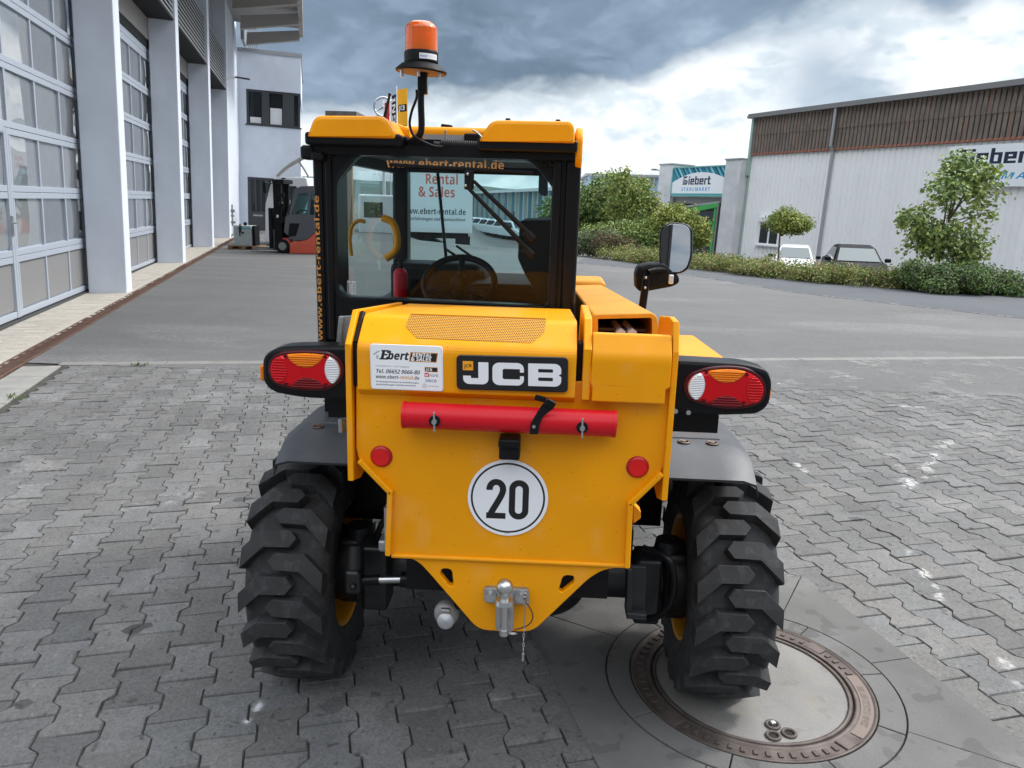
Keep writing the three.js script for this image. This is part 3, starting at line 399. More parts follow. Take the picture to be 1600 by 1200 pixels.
// ---------------------------------------------------------------- steel merchant's warehouse on the right
const WPOS = [14.345, -1.275, -42.32], WX = [[0.896947, -0.031733, -0.440999], [0.029413, 0.999494, -0.012097], [0.44116, -0.00212, 0.897426]];
{
  const w = plumb('steel_warehouse', WPOS, ...WX); tag(w, 'big white ribbed warehouse with a rusty brown corrugated band under its roof', 'warehouse');
  // trapezoidal sheet one metre wide, running along z, facing -x
  const prof = (wide, rib, dep) => { const p = []; const n = Math.round(wide / rib); for (let i = 0; i < n; i++) { const z = i * rib; p.push([z, 0], [z + rib * 0.70, 0], [z + rib * 0.76, dep], [z + rib * 0.94, dep]); } p.push([wide, 0]); return p; };
  function sheet(wide, hh, rib, dep) { const p = prof(wide, rib, dep), pos = []; for (let i = 0; i + 1 < p.length; i++) { const [a, b] = p[i], [c, e] = p[i + 1]; pos.push(b, 0, a, b, hh, a, e, hh, c, b, 0, a, e, hh, c, e, 0, c); } const g = new THREE.BufferGeometry(); g.setAttribute('position', new THREE.Float32BufferAttribute(pos, 3)); g.computeVertexNormals(); return metre(g); }
  const wm = [0.98, 1.0, 1.03].map((t, i) => new THREE.MeshStandardMaterial({ map: mottle([0.86 * t, 0.87 * t, 0.875 * t], 0.04, 0.5, 121 + i), roughness: 0.55 }));
  const bm = [0, 1, 2, 3].map((k) => new THREE.MeshStandardMaterial({ map: dataTex(256, (x, y) => { const s = tnoise(x / 10, y / 128, 26, 131 + k), f = tfbm(x / 32, y / 32, 8, 135 + k, 4), r = step(0.62, 0.8, s * 0.6 + f * 0.4); const l = 0.55 + 0.7 * f + 0.25 * (s - 0.5); return [lin2s(lerp(0.20, 0.19, r) * l), lin2s(lerp(0.165, 0.115, r) * l), lin2s(lerp(0.14, 0.08, r) * l)]; }, 0.5), roughness: 0.8 }));
  const edge = new THREE.MeshStandardMaterial({ map: mottle([0.30, 0.13, 0.085], 0.6, 2, 141), roughness: 0.85 });
  const sg = sheet(0.99, 6.75, 0.33, 0.04), b1 = sheet(1.0, 1.08, 0.25, 0.06), b2 = sheet(1.0, 1.0, 0.25, 0.06), lip = sheet(1.0, 0.11, 0.25, 0.05);
  for (let k = 0; k < 40; k++) { const z = -6.4 + k * 0.99; const m = mesh('wall_sheet', sg, wm[(rnd() * 3) | 0], w); m.position.set(0, -0.7, z); }
  for (let k = 0; k < 39; k++) { const z = -6.35 + k; let m = mesh('brown_sheet', b1, bm[(rnd() * 4) | 0], w); m.position.set(-0.12, 6.12, z); m = mesh('brown_sheet', b2, bm[(rnd() * 4) | 0], w); m.position.set(-0.15, 7.15, z); m.rotation.z = -0.02; m = mesh('rusty_lip', lip, edge, w); m.position.set(-0.15, 6.05, z); }
  mesh('shell', metre(merge([bb(0.1, 18, -1, 8.0, -6.35, 33), bb(-0.08, 0.2, 6.05, 8.05, -6.36, 33)])), M.blackMatt, w);
  mesh('roof_edge', metre(merge([bb(-0.42, 0.6, 8.12, 8.26, -6.75, 33), bb(-0.40, 0.4, 8.26, 8.36, -6.7, 33)])), M.castGrey, w);
  mesh('roof', metre(bb(0.5, 18, 8.1, 8.3, -6.7, 33)), M.louvre, w);
  mesh('corner_trim', metre(merge([bb(-0.2, 0.15, 4.9, 8.12, -6.55, -6.38), bb(-0.05, 0.12, -0.7, 4.9, -6.52, -6.38)])), std([0.33, 0.46, 0.42], 0.5), w);
  const dp = mesh('drainpipe', merge([cyl([-0.12, -0.7, -0.08], [-0.12, 6.0, -0.08], 0.085), cyl([-0.12, 6.0, -0.08], [-0.3, 6.25, -0.08], 0.085), cyl([-0.3, 6.25, -0.08], [-0.3, 8.1, -0.08], 0.085)]), M.louvre, w);
  const wn = mesh('window', merge([bb(-0.08, 0.06, 1.0, 2.3, -4.95, -4.85), bb(-0.08, 0.06, 1.0, 2.3, -3.35, -3.25), bb(-0.08, 0.06, 2.2, 2.3, -4.85, -3.35), bb(-0.08, 0.06, 1.0, 1.08, -4.85, -3.35), bb(-0.08, 0.06, 1.08, 2.2, -4.15, -4.03), bb(-0.2, 0.02, 0.92, 1.0, -5.1, -3.1), bb(-0.25, 0, 2.3, 2.55, -5.0, -3.2)]), M.white, w);
  mesh('pane', bb(-0.05, -0.03, 1.08, 2.2, -4.85, -4.15), M.glassDark, wn); mesh('pane', bb(-0.05, -0.03, 1.08, 2.2, -4.03, -3.35), M.glassDark, wn);
}
// "Siebert" wordmark: heavy squared italic-cut letters, striped S
function siebert(c, x, y, h, col) { // draws the mark, cap height h, baseline y
  c.save(); c.translate(x, y); c.scale(h / 100, h / 100); c.fillStyle = col;
  const poly = (...p) => { c.beginPath(); for (let i = 0; i < p.length; i += 2) c.lineTo(p[i], p[i + 1]); c.closePath(); c.fill(); };
  poly(0, -100, 78, -100, 62, -78, 22, -78); poly(-4, -94, 14, -80, 62, -20, 40, -20); poly(-6, -72, 4, -62, 34, -22, 16, -22); poly(-8, -50, -2, -42, 14, -22, 2, -22); poly(-6, 0, 70, 0, 84, -18, 8, -18); poly(30, -70, 40, -58, 74, -52, 88, -40, 84, -20, 64, -20, 66, -38, 44, -44);
  let o = 100; const R = (a, b, w, hh) => c.fillRect(a, b, w, hh);
  R(o, -72, 22, 72); R(o, -100, 22, 18); o += 34;
  const e = () => { R(o, -72, 66, 16); R(o, -72, 22, 72); R(o, -16, 66, 16); R(o + 44, -72, 22, 44); R(o, -44, 66, 16); o += 78; };
  e(); R(o, -100, 22, 100); R(o, -72, 66, 16); R(o + 44, -72, 22, 72); R(o, -16, 66, 16); o += 78; e(); R(o, -72, 22, 72); R(o, -72, 46, 17); o += 56; R(o + 6, -96, 22, 96); R(o - 6, -72, 52, 16); R(o + 6, -16, 46, 16);
  c.restore(); return o;
}
{
  const t = plumb('company_banner', WPOS, ...WX); tag(t, 'large white company banner with dark blue lettering high on the warehouse wall', 'banner');
  const tex = canvasTex(1024, 512, (c, w, h) => { c.fillStyle = '#e9eef2'; c.fillRect(0, 0, w, h); c.save(); c.scale(1024 / 1490, 1); siebert(c, 70, 235, 190, '#16233f'); c.restore(); c.font = 'italic bold 104px sans-serif'; c.fillStyle = '#1590d2'; c.letterSpacing = '16px'; c.fillText('STAHLMARKT', 30, 420, 960); });
  // face runs along +z seen from the yard
  const z0 = 6.75, z1 = 12.9, y0 = 4.2, y1 = 5.9;
  mesh('banner_face', quadGeo([-0.2, y0, z0], [-0.2, y0, z1], [-0.2, y1, z1], [-0.2, y1, z0]), new THREE.MeshStandardMaterial({ map: tex, roughness: 0.6 }), t);
  mesh('banner_board', bb(-0.195, -0.06, y0, y1, z0, z1), M.white, t);
}
{
  const e = plumb('entrance_building', WPOS, ...WX); tag(e, 'low shop entrance between two white wall piers with a green glazed porch', 'entrance building');
  const pierM = new THREE.MeshStandardMaterial({ map: mottle([0.60, 0.61, 0.63], 0.16, 0.4, 161, 512), roughness: 0.9 });
  mesh('pier', metre(rb(-0.5, 1.2, -0.6, 5.72, -15.2, -13.62, 0.02)), pierM, e); mesh('pier', metre(rb(-0.6, 1.2, -0.6, 5.8, -8.0, -6.56, 0.02)), pierM, e);
  mesh('pier_cap', metre(merge([bb(-0.56, 1.24, 5.72, 5.8, -15.26, -13.56), bb(-0.66, 1.24, 5.8, 5.88, -8.06, -6.54)])), M.louvre, e);
  mesh('back_wall', metre(merge([bb(0.9, 1.1, -0.6, 4.0, -13.6, -8.0), bb(1.1, 12, -0.6, 5.2, -15, -7)])), M.louvre, e);
  mesh('fascia', metre(merge([bb(-0.2, 1.2, 3.2, 3.62, -13.6, -8.02)])), M.castGrey, e);
  const green = std([0.045, 0.36, 0.07], 0.45);
  const p = mesh('green_porch', merge([rbox(0.2, 0.3, 4.3, 0.02, -0.6, 2.85, -10.3, -0.14, 0, 0), bb(-0.65, -0.55, -0.6, 2.9, -11.3, -11.15), bb(-0.65, -0.55, -0.6, 3.0, -8.55, -8.35), bb(-0.65, -0.55, 1.95, 2.1, -11.2, -8.4), bb(-0.65, -0.55, -0.1, 0.05, -11.2, -8.4), bb(-0.65, -0.55, -0.6, 2.6, -12.4, -12.25)]), green, e);
  mesh('pane', bb(-0.6, -0.58, -0.6, 2.75, -12.3, -8.5), M.glassDark, p);
  mesh('porch_roof', metre(rbox(1.3, 0.12, 4.8, 0.02, 0, 3.08, -10.5, -0.1, 0, 0)), M.galv, e);
  mesh('downpipe', cyl([-0.7, -0.6, -8.12], [-0.7, 3.3, -8.12], 0.06), M.castGrey, e);
}
{
  const t = plumb('shop_sign', WPOS, ...WX); tag(t, 'white arched shop sign with a steel picture strip above the entrance', 'sign');
  const tex = canvasTex(768, 280, (c, w, h) => {
    c.fillStyle = '#2e8ca6'; c.fillRect(0, 0, w, h); seed = 55; for (let i = 0; i < 26; i++) { c.fillStyle = ['#123246', '#5cc3cf', '#0e2233', '#8fdbe0', '#1c6d8c'][i % 5]; c.save(); c.translate(i * 32, 20); c.rotate(-0.7); c.fillRect(-8, -50, rr(6, 22), 180); c.restore(); }
    c.fillStyle = '#eef2f5'; c.beginPath(); c.moveTo(0, 150); c.quadraticCurveTo(w / 2, -30, w, 110); c.lineTo(w, h - 12); c.lineTo(0, h - 12); c.fill(); c.fillStyle = '#2aa0a8'; c.fillRect(0, h - 14, w, 14);
    siebert(c, 165, 175, 88, '#16233f'); c.font = 'bold 50px sans-serif'; c.fillStyle = '#1590d2'; c.letterSpacing = '12px'; c.fillText('STAHLMARKT', 155, 240);
  });
  const z0 = -13.5, z1 = -8.08, y0 = 3.75, y1 = 5.45; mesh('sign_face', quadGeo([-0.5, y0, z0], [-0.5, y0, z1], [-0.5, y1, z1], [-0.5, y1, z0]), new THREE.MeshStandardMaterial({ map: tex, roughness: 0.5 }), t);
  mesh('sign_frame', merge([bb(-0.497, -0.2, y0, y1, z0, z1), bb(-0.55, -0.2, y1, y1 + 0.08, z0, z1), bb(-0.55, -0.2, y0 - 0.1, y0, z0, z1), bb(-0.54, -0.3, y0, y1, z0 - 0.1, z0)]), std([0.18, 0.42, 0.40], 0.5), t);
}
{
  const s = [[8.598,3.954,-70],[9.81,3.987,-70],[9.711,2.31,-70]], b = base('blue_shed', [9, -1.2, -70]); tag(b, 'pale blue ribbed shed behind the trees', 'shed');
  const ribs = []; for (let k = 0; k < 40; k++) ribs.push(bb(-6 + k * 0.4, -5.8 + k * 0.4, 0, 5.2, 4.0, 4.06)); mesh('shed_wall', metre(merge([bb(-6, 10, 0, 5.2, -10, 4), ...ribs])), std([0.33, 0.45, 0.56], 0.6), b); mesh('shed_roof', metre(bb(-6.3, 10.3, 5.2, 5.4, -10.3, 4.3)), M.louvre, b);
}
{ // steel hall seen through the cab
  const A = [-9.622,1.658,-95], B = [0.275,1.839,-54], b = base('steel_hall', [B[0], -1.25, B[2]], Math.atan2(-(B[2] - A[2]), B[0] - A[0])), Ln = Math.hypot(B[0] - A[0], B[2] - A[2]); tag(b, 'long pale blue hall with upright steel columns seen through the cab window', 'hall');
  mesh('wall', metre(bb(-Ln, 0, 0, 3.8, -5, 0)), std([0.60, 0.70, 0.74], 0.6), b); mesh('roof_edge', metre(bb(-Ln - 0.3, 0.2, 3.8, 4.02, -5.2, 0.4)), M.white, b);
  for (let k = 0; k < 26; k++) mesh('column', bb(-0.13, 0.13, 0, 3.8, 0, 0.25), [std([0.16, 0.27, 0.34], 0.6), std([0.42, 0.43, 0.38], 0.6)][k % 2], b).position.x = -0.8 - k * 1.75;
  mesh('door', bb(-14.5, -13.0, 0, 2.2, 0, 0.1), M.blackMatt, b);
}
{ // wooded hills
  const g = new THREE.PlaneGeometry(1, 1, 300, 10), p = g.attributes.position;
  for (let i = 0; i < p.count; i++) { const a = (p.getX(i)) * Math.PI * 2, t = p.getY(i) + 0.5, R = 380 + 420 * t; const hgt = (8 + 26 * fbm(Math.cos(a) * 2.2 + 3, Math.sin(a) * 2.2, 1, 3) + 3 * fbm(Math.cos(a) * 60, Math.sin(a) * 60, t * 4, 3)) * Math.pow(t, 0.8); p.setXYZ(i, R * Math.sin(a), -3 + hgt, -R * Math.cos(a)); }
  g.computeVertexNormals(); tag(mesh('hills', metre(g), new THREE.MeshStandardMaterial({ map: mottle([0.055, 0.082, 0.075], 0.5, 0.02, 151, 512), roughness: 1, side: THREE.DoubleSide })), 'low wooded hills along the horizon', null, null, 'structure');
}
{ // carport-like shed frame at the far left
  const b = base('shed_frame', [-9.35, 0, -36]); tag(b, 'grey brown open shed frame behind the office block', 'shed');
  mesh('roof_beam', metre(bb(-0.9, 0.5, 4.95, 5.45, -3, 0)), new THREE.MeshStandardMaterial({ map: mottle([0.13, 0.115, 0.105], 0.3, 1, 153), roughness: 0.85 }), b); mesh('post', metre(bb(0, 0.24, 0, 4.95, -0.3, -0.05)), M.timber, b); mesh('lower_beam', metre(bb(-0.8, 0.4, 4.5, 4.75, -1.2, -1)), M.timber, b);
}
// ---------------------------------------------------------------- telehandler
{
  const AX = -0.088, T0 = [AX, 0, -2.6];
  const tele = base('telehandler', T0); tag(tele, 'compact yellow telehandler seen from behind on the paved yard', 'telehandler');
  const put = (name, geo, mat, parent = tele) => mesh(name, geo.translate(-T0[0], -T0[1], -T0[2]), mat, parent);
  const ZP = -1.85;
  // --- rear counterweight: main plate, tongue with lifting holes, side plates
  const body = [[-0.472,1.252],[-0.475,1.077],[-0.469,1.048],[-0.393,0.963],[-0.393,0.784],[0.232,0.785],[0.23,0.961],[0.302,1.041],[0.319,1.113],[0.316,1.284]];
  put('rear_plate', metre(plate(body, -1.87, 0.05, 0.004)), M.yellow);
  put('counterweight', metre(plate([[-0.469,1.227],[-0.468,1.025],[-0.377,0.92],[-0.374,0.771],[0.208,0.773],[0.212,0.928],[0.286,1.011],[0.294,1.258]], -1.93, 0.5, 0.01)), M.yellow);
  const tear = (p) => rounded(p, 0.02);
  const tongue = rounded([[-0.398,0.788],[-0.346,0.782],[-0.312,0.767],[-0.283,0.735],[-0.151,0.577],[-0.006,0.58],[0.137,0.745],[0.172,0.771],[0.236,0.785]], [0, 0.02, 0.03, 0.03, 0.03, 0.03, 0.03, 0.02, 0]);
  put('tow_plate', metre(plate(tongue, -1.872, 0.025, 0.003, [tear([[-0.253,0.752],[-0.225,0.753],[-0.22,0.705],[-0.23,0.701],[-0.256,0.735]]), tear([[0.069,0.751],[0.098,0.75],[0.099,0.73],[0.066,0.699],[0.059,0.708]])])), M.yellow);
  // welded chamfer strips and lower edge bead
  const strip = (pts, w) => pts.slice(1).map((b, i) => { const a = pts[i], dx = b[0] - a[0], dy = b[1] - a[1]; return rbox(Math.hypot(dx, dy) + w * 0.8, w, 0.03, 0.004, (a[0] + b[0]) / 2, (a[1] + b[1]) / 2, ZP - 0.012, 0, 0, Math.atan2(dy, dx)); });
  put('edge_strip', metre(merge(strip([[-0.459,1.047],[-0.384,0.968],[-0.391,0.797]], 0.014))), M.yellow);
  put('edge_strip', metre(merge(strip([[0.299,1.046],[0.229,0.966],[0.232,0.795]], 0.014))), M.yellow);
  put('weld_bead', cyl([...[-0.384,0.785], -1.868], [...[0.227,0.788], -1.868], 0.006), M.yellow);
  const sideProfile = [[-1.852, 0.995], [-1.85, 1.35], [-1.932, 1.424], [-2.53, 1.369], [-2.6, 1.2], [-2.2, 1.0], [-1.93, 0.975]];
  put('side_plate', metre(sweepX(sideProfile, -0.493, -0.478)), M.yellow);
  put('side_plate', metre(sweepX([[-1.85, 0.98], [-1.85, 1.36], [-1.877, 1.43], [-1.95, 1.432], [-2.12, 1.41], [-2.16, 1.3], [-2.3, 1.0], [-1.93, 0.955]], 0.306, 0.321)), M.yellow);
  put('side_plate', metre(sweepX([[-1.845, 1.235], [-1.845, 1.36], [-1.905, 1.425], [-1.925, 1.43], [-2.14, 1.43], [-2.2, 1.25]], 0.092, 0.112)), M.yellow);
  // --- bonnet
  const hood = put('bonnet', metre(sweepX(rounded([[-1.845, 1.238], [-1.845, 1.35], [-1.932, 1.4155], [-2.56, 1.362], [-2.56, 1.2], [-1.9, 1.2]], [0.004, 0.02, 0.02, 0.01, 0, 0]), -0.462, 0.076, 0.003)), M.yellow);
  put('gap_seal', rb(-0.4775, -0.4635, 1.24, 1.35, -1.9, -1.868, 0.004), M.blackMatt, hood); put('gap_seal', rb(0.078, 0.091, 1.24, 1.37, -1.92, -1.875, 0.004), M.blackMatt, hood); put('hinge_stop', cyl([-0.4705, 1.415, -1.95], [-0.4705, 1.35, -1.872], 0.0068), M.blackMatt, hood);
  { // perforated grille lying on the bonnet's sloping face and top
    const n = Math.hypot(0.0655, 0.087), sl = (x, t) => [x, 1.35 + 0.0655 * t + 0.0026, -1.845 - 0.087 * t - 0.002];   // t: 0 at the bend, 1 at the top edge
    const P = [[-0.345, 0.98], [-0.352, 0.6], [-0.318, 0.24], [-0.035, 0.22], [-0.005, 0.55], [-0.002, 0.98]].map(([x, t]) => sl(x, t));
    const holes = canvasTex(512, 128, (c, w, h) => { c.fillStyle = '#dd9a14'; c.fillRect(0, 0, w, h); c.fillStyle = '#4a3006'; for (let y = 0; y < 16; y++) for (let x = 0; x < 64; x++) { c.beginPath(); c.arc(x * 8 + (y & 1) * 4, y * 8 + 4, 2.5, 0, 7); c.fill(); } });
    holes.wrapS = holes.wrapT = THREE.RepeatWrapping; holes.repeat.set(1 / 0.35, 1 / 0.09);
    const pos = [], uv = []; for (let i = 1; i + 1 < P.length; i++) for (const q of [P[0], P[i], P[i + 1]]) { pos.push(...q); uv.push(q[0], (q[1] - 1.35) / 0.0655 * n); }
    const g = new THREE.BufferGeometry(); g.setAttribute('position', new THREE.Float32BufferAttribute(pos, 3)); g.setAttribute('uv', new THREE.Float32BufferAttribute(uv, 2)); g.computeVertexNormals();
    put('grille', g, new THREE.MeshStandardMaterial({ map: holes, roughness: 0.55, bumpMap: holes, bumpScale: 0.002 }), hood);
    const r = put('grille_top', metre(slab([[-0.345, -1.935], [-0.002, -1.935], [0.0, -2.4], [-0.28, -2.4]], 0, 0.004, 0.002)), M.yellow, hood); const m = new THREE.Matrix4().makeTranslation(-AX, 1.3175 , 2.6); 
    r.geometry.dispose(); r.geometry = metre(slab([[-0.345, 0], [-0.002, 0], [0.0, -0.46], [-0.285, -0.46]], 0, 0.004, 0.0015).rotateX(-0.087).translate(-AX, 1.416, -1.936 + 2.6));
  }
  // --- boom end cover on the right
  const cov = put('boom_cover', metre(sweepX(rounded([[-1.838, 1.275], [-1.838, 1.345], [-1.868, 1.398], [-1.885, 1.397], [-1.86, 1.34], [-1.86, 1.275]], [0, 0.014, 0.006, 0.004, 0.004, 0]), 0.113, 0.3035, 0.003)), M.yellow);
  put('boom_cover_skirt', metre(plate(rounded([[0.1135, 1.2765], [0.303, 1.2765], [0.303, 1.300], [0.303, 1.2765], [0.2935, 1.268], [0.2935, 1.233], [0.117, 1.233], [0.117, 1.268]].filter((p, i) => i !== 2 && i !== 3), 0.003), -1.8381, 0.02, 0.003)), M.yellow, cov);
  // --- badges, stickers, lamps, brackets on the rear
  const badgeTex = canvasTex(768, 250, (c, w, h) => {
    c.fillStyle = '#14151a'; c.fillRect(0, 0, w, h); c.fillStyle = '#e9ebf0';
    const RR = (x, y, a, b, r) => { c.beginPath(); c.roundRect(x, y, a, b, r); c.fill(); };
    c.fillStyle = '#e9ebf0'; RR(38, 138, 180, 76, [4, 4, 44, 44]); RR(146, 40, 72, 150, [4, 4, 44, 10]); c.fillStyle = '#14151a'; c.fillRect(94, 120, 52, 46); c.fillRect(30, 118, 64, 30);
    c.fillStyle = '#e9ebf0'; RR(246, 40, 222, 176, 48); c.fillStyle = '#14151a'; RR(318, 88, 170, 80, 14); c.fillRect(440, 110, 40, 36); c.fillStyle = '#e9ebf0'; RR(440, 86, 28, 28, [0, 0, 4, 4]); RR(440, 142, 28, 26, [4, 4, 0, 0]);
    c.fillStyle = '#e9ebf0'; RR(498, 40, 232, 176, [4, 46, 46, 4]); c.fillStyle = '#14151a'; RR(568, 82, 104, 26, 6); RR(568, 148, 104, 26, 6); c.beginPath(); c.moveTo(736, 112); c.lineTo(712, 128); c.lineTo(736, 144); c.fill();
    c.fillStyle = '#f0a21a'; c.fillRect(36, 34, 74, 72); c.fillStyle = '#14151a'; c.save(); c.translate(73, 70); c.rotate(-0.12); c.font = 'bold 34px sans-serif'; c.textAlign = 'center'; c.fillText('JCB', 0, 12); c.restore();
  });
  const bp = [[-0.216,1.336],[0.055,1.34],[0.058,1.253],[-0.214,1.25]], q3 = (a, z, o = 0) => [a[0], a[1], z + o];
  const bd = put('badge', plate(rounded(bp, 0.012), -1.836, 0.009, 0.002), phy([0.008, 0.008, 0.01], 0.35));
  { const i = (a, b) => [lerp(a[0], b[0], 0.012), lerp(a[1], b[1], 0.04)]; const [a, b, c, d] = bp; put('badge_lettering', quadGeo(q3(i(d, b), -1.8352), q3(i(c, a), -1.8352), q3(i(b, d), -1.8352), q3(i(a, c), -1.8352)), new THREE.MeshStandardMaterial({ map: badgeTex, roughness: 0.4 }), bd); }
  const stTex = canvasTex(1024, 660, (c, w, h) => {
    c.fillStyle = '#eef0f3'; c.beginPath(); c.rect(0, 0, w, h); c.fill(); c.fillStyle = '#16181d'; c.textBaseline = 'alphabetic';
    c.font = 'italic 900 185px serif'; c.fillText('E', 122, 212); c.lineWidth = 6; c.strokeStyle = '#16181d'; c.strokeText('E', 122, 212); c.font = 'italic bold 165px sans-serif'; c.fillText('bert', 232, 210, 305); c.strokeText('bert', 232, 210, 305); c.save(); c.translate(60, 145); c.rotate(-0.6); c.font = 'bold 34px sans-serif'; c.fillText('Stefan', -20, 0); c.restore();
    c.lineWidth = 8; c.strokeStyle = '#55585e'; for (const r of [18, 36]) { c.beginPath(); c.arc(140, 180, 20 + r, 2.5, 3.7); c.stroke(); }
    c.save(); c.translate(555, 90); c.transform(1, 0, -0.18, 1, 20, 0); c.fillStyle = '#d08a24'; c.fillRect(0, 0, 400, 145); c.fillStyle = '#17181c'; c.fillRect(12, 12, 376, 121); c.fillStyle = '#f2f2f2'; c.font = '900 78px sans-serif'; c.fillText('RENTAL', 30, 68, 345); c.fillText('& SALES', 22, 130, 352); c.restore();
    c.fillStyle = '#44464c'; c.font = 'italic 30px sans-serif'; c.fillText('Im Steinfeld 10-13   36151 Burghaun', 60, 325, 640); c.fillStyle = '#1b1d22'; c.font = 'italic bold 84px sans-serif'; c.fillText('Tel. 06652 9666-80', 60, 422, 640); c.font = 'bold 74px sans-serif'; c.fillText('www.ebert-', 60, 502, 350); c.fillStyle = '#d0852a'; c.fillText('rental', 415, 502, 190); c.fillStyle = '#1b1d22'; c.fillText('.de', 606, 502, 90);
    c.font = 'italic bold 32px sans-serif'; c.fillText('Vermietung & Verkauf von Nutzfahrzeugen,', 60, 562, 630); c.fillText('Spezialfahrzeugen und Baumaschinen', 60, 606, 580);
    c.fillStyle = '#e09a24'; c.fillRect(775, 305, 190, 76); c.fillStyle = '#17181c'; c.fillRect(783, 313, 174, 60); c.fillStyle = '#f4f4f4'; c.font = 'bold 56px sans-serif'; c.fillText('JCB', 795, 364, 150);
    c.fillStyle = '#c22434'; c.beginPath(); c.roundRect(770, 395, 66, 62, 10); c.fill(); c.fillStyle = '#fff'; c.font = 'bold 50px sans-serif'; c.fillText('M', 778, 446, 50); c.fillStyle = '#1b1d22'; c.font = '56px sans-serif'; c.fillText('AGNI', 840, 448, 140); c.fillStyle = '#1c3d77'; c.font = 'bold 56px sans-serif'; c.fillText('IVECO', 780, 532, 190);
    c.strokeStyle = '#4a4d52'; c.lineWidth = 4; c.beginPath(); c.arc(768, 590, 30, 0, 7); c.moveTo(768, 590); c.lineTo(768, 560); c.moveTo(768, 590); c.lineTo(742, 605); c.moveTo(768, 590); c.lineTo(794, 605); c.stroke(); c.fillStyle = '#5a5d62'; c.font = '28px serif'; c.fillText('Mercedes-Benz', 815, 600, 160);
  });
  const sp = [[-0.429,1.355],[-0.25,1.355],[-0.247,1.242],[-0.427,1.242]], st = put('company_sticker', plate(rounded(sp, 0.01), -1.8405, 0.004, 0.001), M.white);
  put('sticker_print', quadGeo(...[[3, 1], [2, 0], [1, 3], [0, 2]].map(([a, b]) => [lerp(sp[a][0], sp[b][0], 0.015), lerp(sp[a][1], sp[b][1], 0.015), -1.8398])), new THREE.MeshStandardMaterial({ map: stTex, roughness: 0.45 }), st);
  { // red document tube with wing nuts and strap
    const a = [-0.342,1.182], b = [0.175,1.181], t = put('document_tube', merge([cyl([a[0], a[1], -1.83], [b[0], b[1], -1.83], 0.0325, 0.0325, 32)]), M.red);
    put('tube_cap', cyl([b[0] - 0.004, b[1], -1.83], [b[0] + 0.003, b[1] - 0.0002, -1.83], 0.034, 0.034, 32), M.red, t); put('tube_cap', cyl([a[0] - 0.003, a[1], -1.83], [a[0] + 0.004, a[1], -1.83], 0.034, 0.034, 32), M.red, t);
    for (const p of [[-0.262,1.179],[0.095,1.178]]) { const w = put('wing_nut', merge([cyl([p[0], p[1], -1.8], [p[0], p[1], -1.794], 0.014, 0.014, 18)]), M.blackMatt, t); put('nut_wing', merge([rbox(0.0045, 0.05, 0.004, 0.0015, p[0], p[1], -1.788, 0, 0, 0.03), cyl([p[0], p[1], -1.796], [p[0], p[1], -1.784], 0.006)]), M.galv, w); }
    const sps = [[0.011,1.249],[0.028,1.24],[0.026,1.226],[-0.001,1.201],[-0.008,1.182],[-0.01,1.158],[-0.031,1.157],[-0.029,1.184],[-0.016,1.21],[-0.005,1.23]], s = put('strap', plate(rounded(sps, 0.004), -1.79, 0.004, 0.001), M.blackMatt, t);
    const sq = [-0.021,1.178]; put('strap_stud', cyl([sq[0], sq[1], -1.79], [sq[0], sq[1], -1.785], 0.004), M.steel, s); const bk = [0.016,1.235]; put('strap_buckle', rbox(0.024, 0.02, 0.01, 0.003, bk[0], bk[1], -1.79, 0, 0, -0.5), M.black, s); put('strap_tail', rbox(0.03, 0.014, 0.005, 0.002, bk[0] - 0.024, bk[1] + 0.006, -1.815, 0, 0.4, -0.3), M.blackMatt, s);
  }
  { const c = [[-0.109,1.13],[-0.055,1.13],[-0.052,1.079],[-0.106,1.078]], b = put('plate_lamp', metre(plate(rounded([[-0.105,1.13],[-0.056,1.13],[-0.053,1.082],[-0.105,1.082]], 0.006), -1.81, 0.06, 0.006)), M.blackMatt); put('lamp_hood', metre(plate(rounded([[-0.106,1.137],[-0.054,1.138],[-0.052,1.117],[-0.107,1.116]], 0.005), -1.80, 0.06, 0.004)), M.black, b); }
  for (const p of [[-0.409,1.058],[0.243,1.059]]) { const r = put('round_reflector', lathe([[0, 0.009], [0.02, 0.008], [0.026, 0.006], [0.029, 0]], 32).rotateX(Math.PI / 2).translate(p[0], p[1], -1.87), phy([0.42, 0.0, 0.006], 0.3)); put('reflector_face', new THREE.CircleGeometry(0.022, 24).translate(p[0], p[1], -1.8608), phy([0.66, 0.003, 0.004], 0.25), r); }
  { const c = [-0.082,0.961], r = 0.1, tex = canvasTex(512, 512, (x) => { x.fillStyle = '#e8ebf0'; x.fillRect(0, 0, 512, 512); x.strokeStyle = '#15161a'; x.lineWidth = 12; x.beginPath(); x.arc(256, 256, 230, 0, 7); x.stroke();
      x.fillStyle = '#15161a'; x.strokeStyle = '#15161a'; x.lineWidth = 40; x.lineCap = 'butt'; x.beginPath(); x.roundRect(283, 152, 86, 226, 43); x.stroke();      // 0
      x.beginPath(); x.moveTo(138, 206); x.bezierCurveTo(136, 130, 226, 136, 224, 202); x.bezierCurveTo(222, 246, 160, 330, 146, 376); x.stroke(); x.fillRect(120, 358, 124, 40);
      x.font = '11px sans-serif'; x.textAlign = 'center'; x.fillText('HV 20', 256, 500); });
    const s = put('speed_sign', new THREE.CylinderGeometry(0.1035, 0.1035, 0.002, 64).rotateX(Math.PI / 2).translate(c[0], c[1], -1.868), M.white); put('sign_print', new THREE.CircleGeometry(0.1035, 64).translate(c[0], c[1], -1.8666), new THREE.MeshStandardMaterial({ map: tex, roughness: 0.4 }), s); }
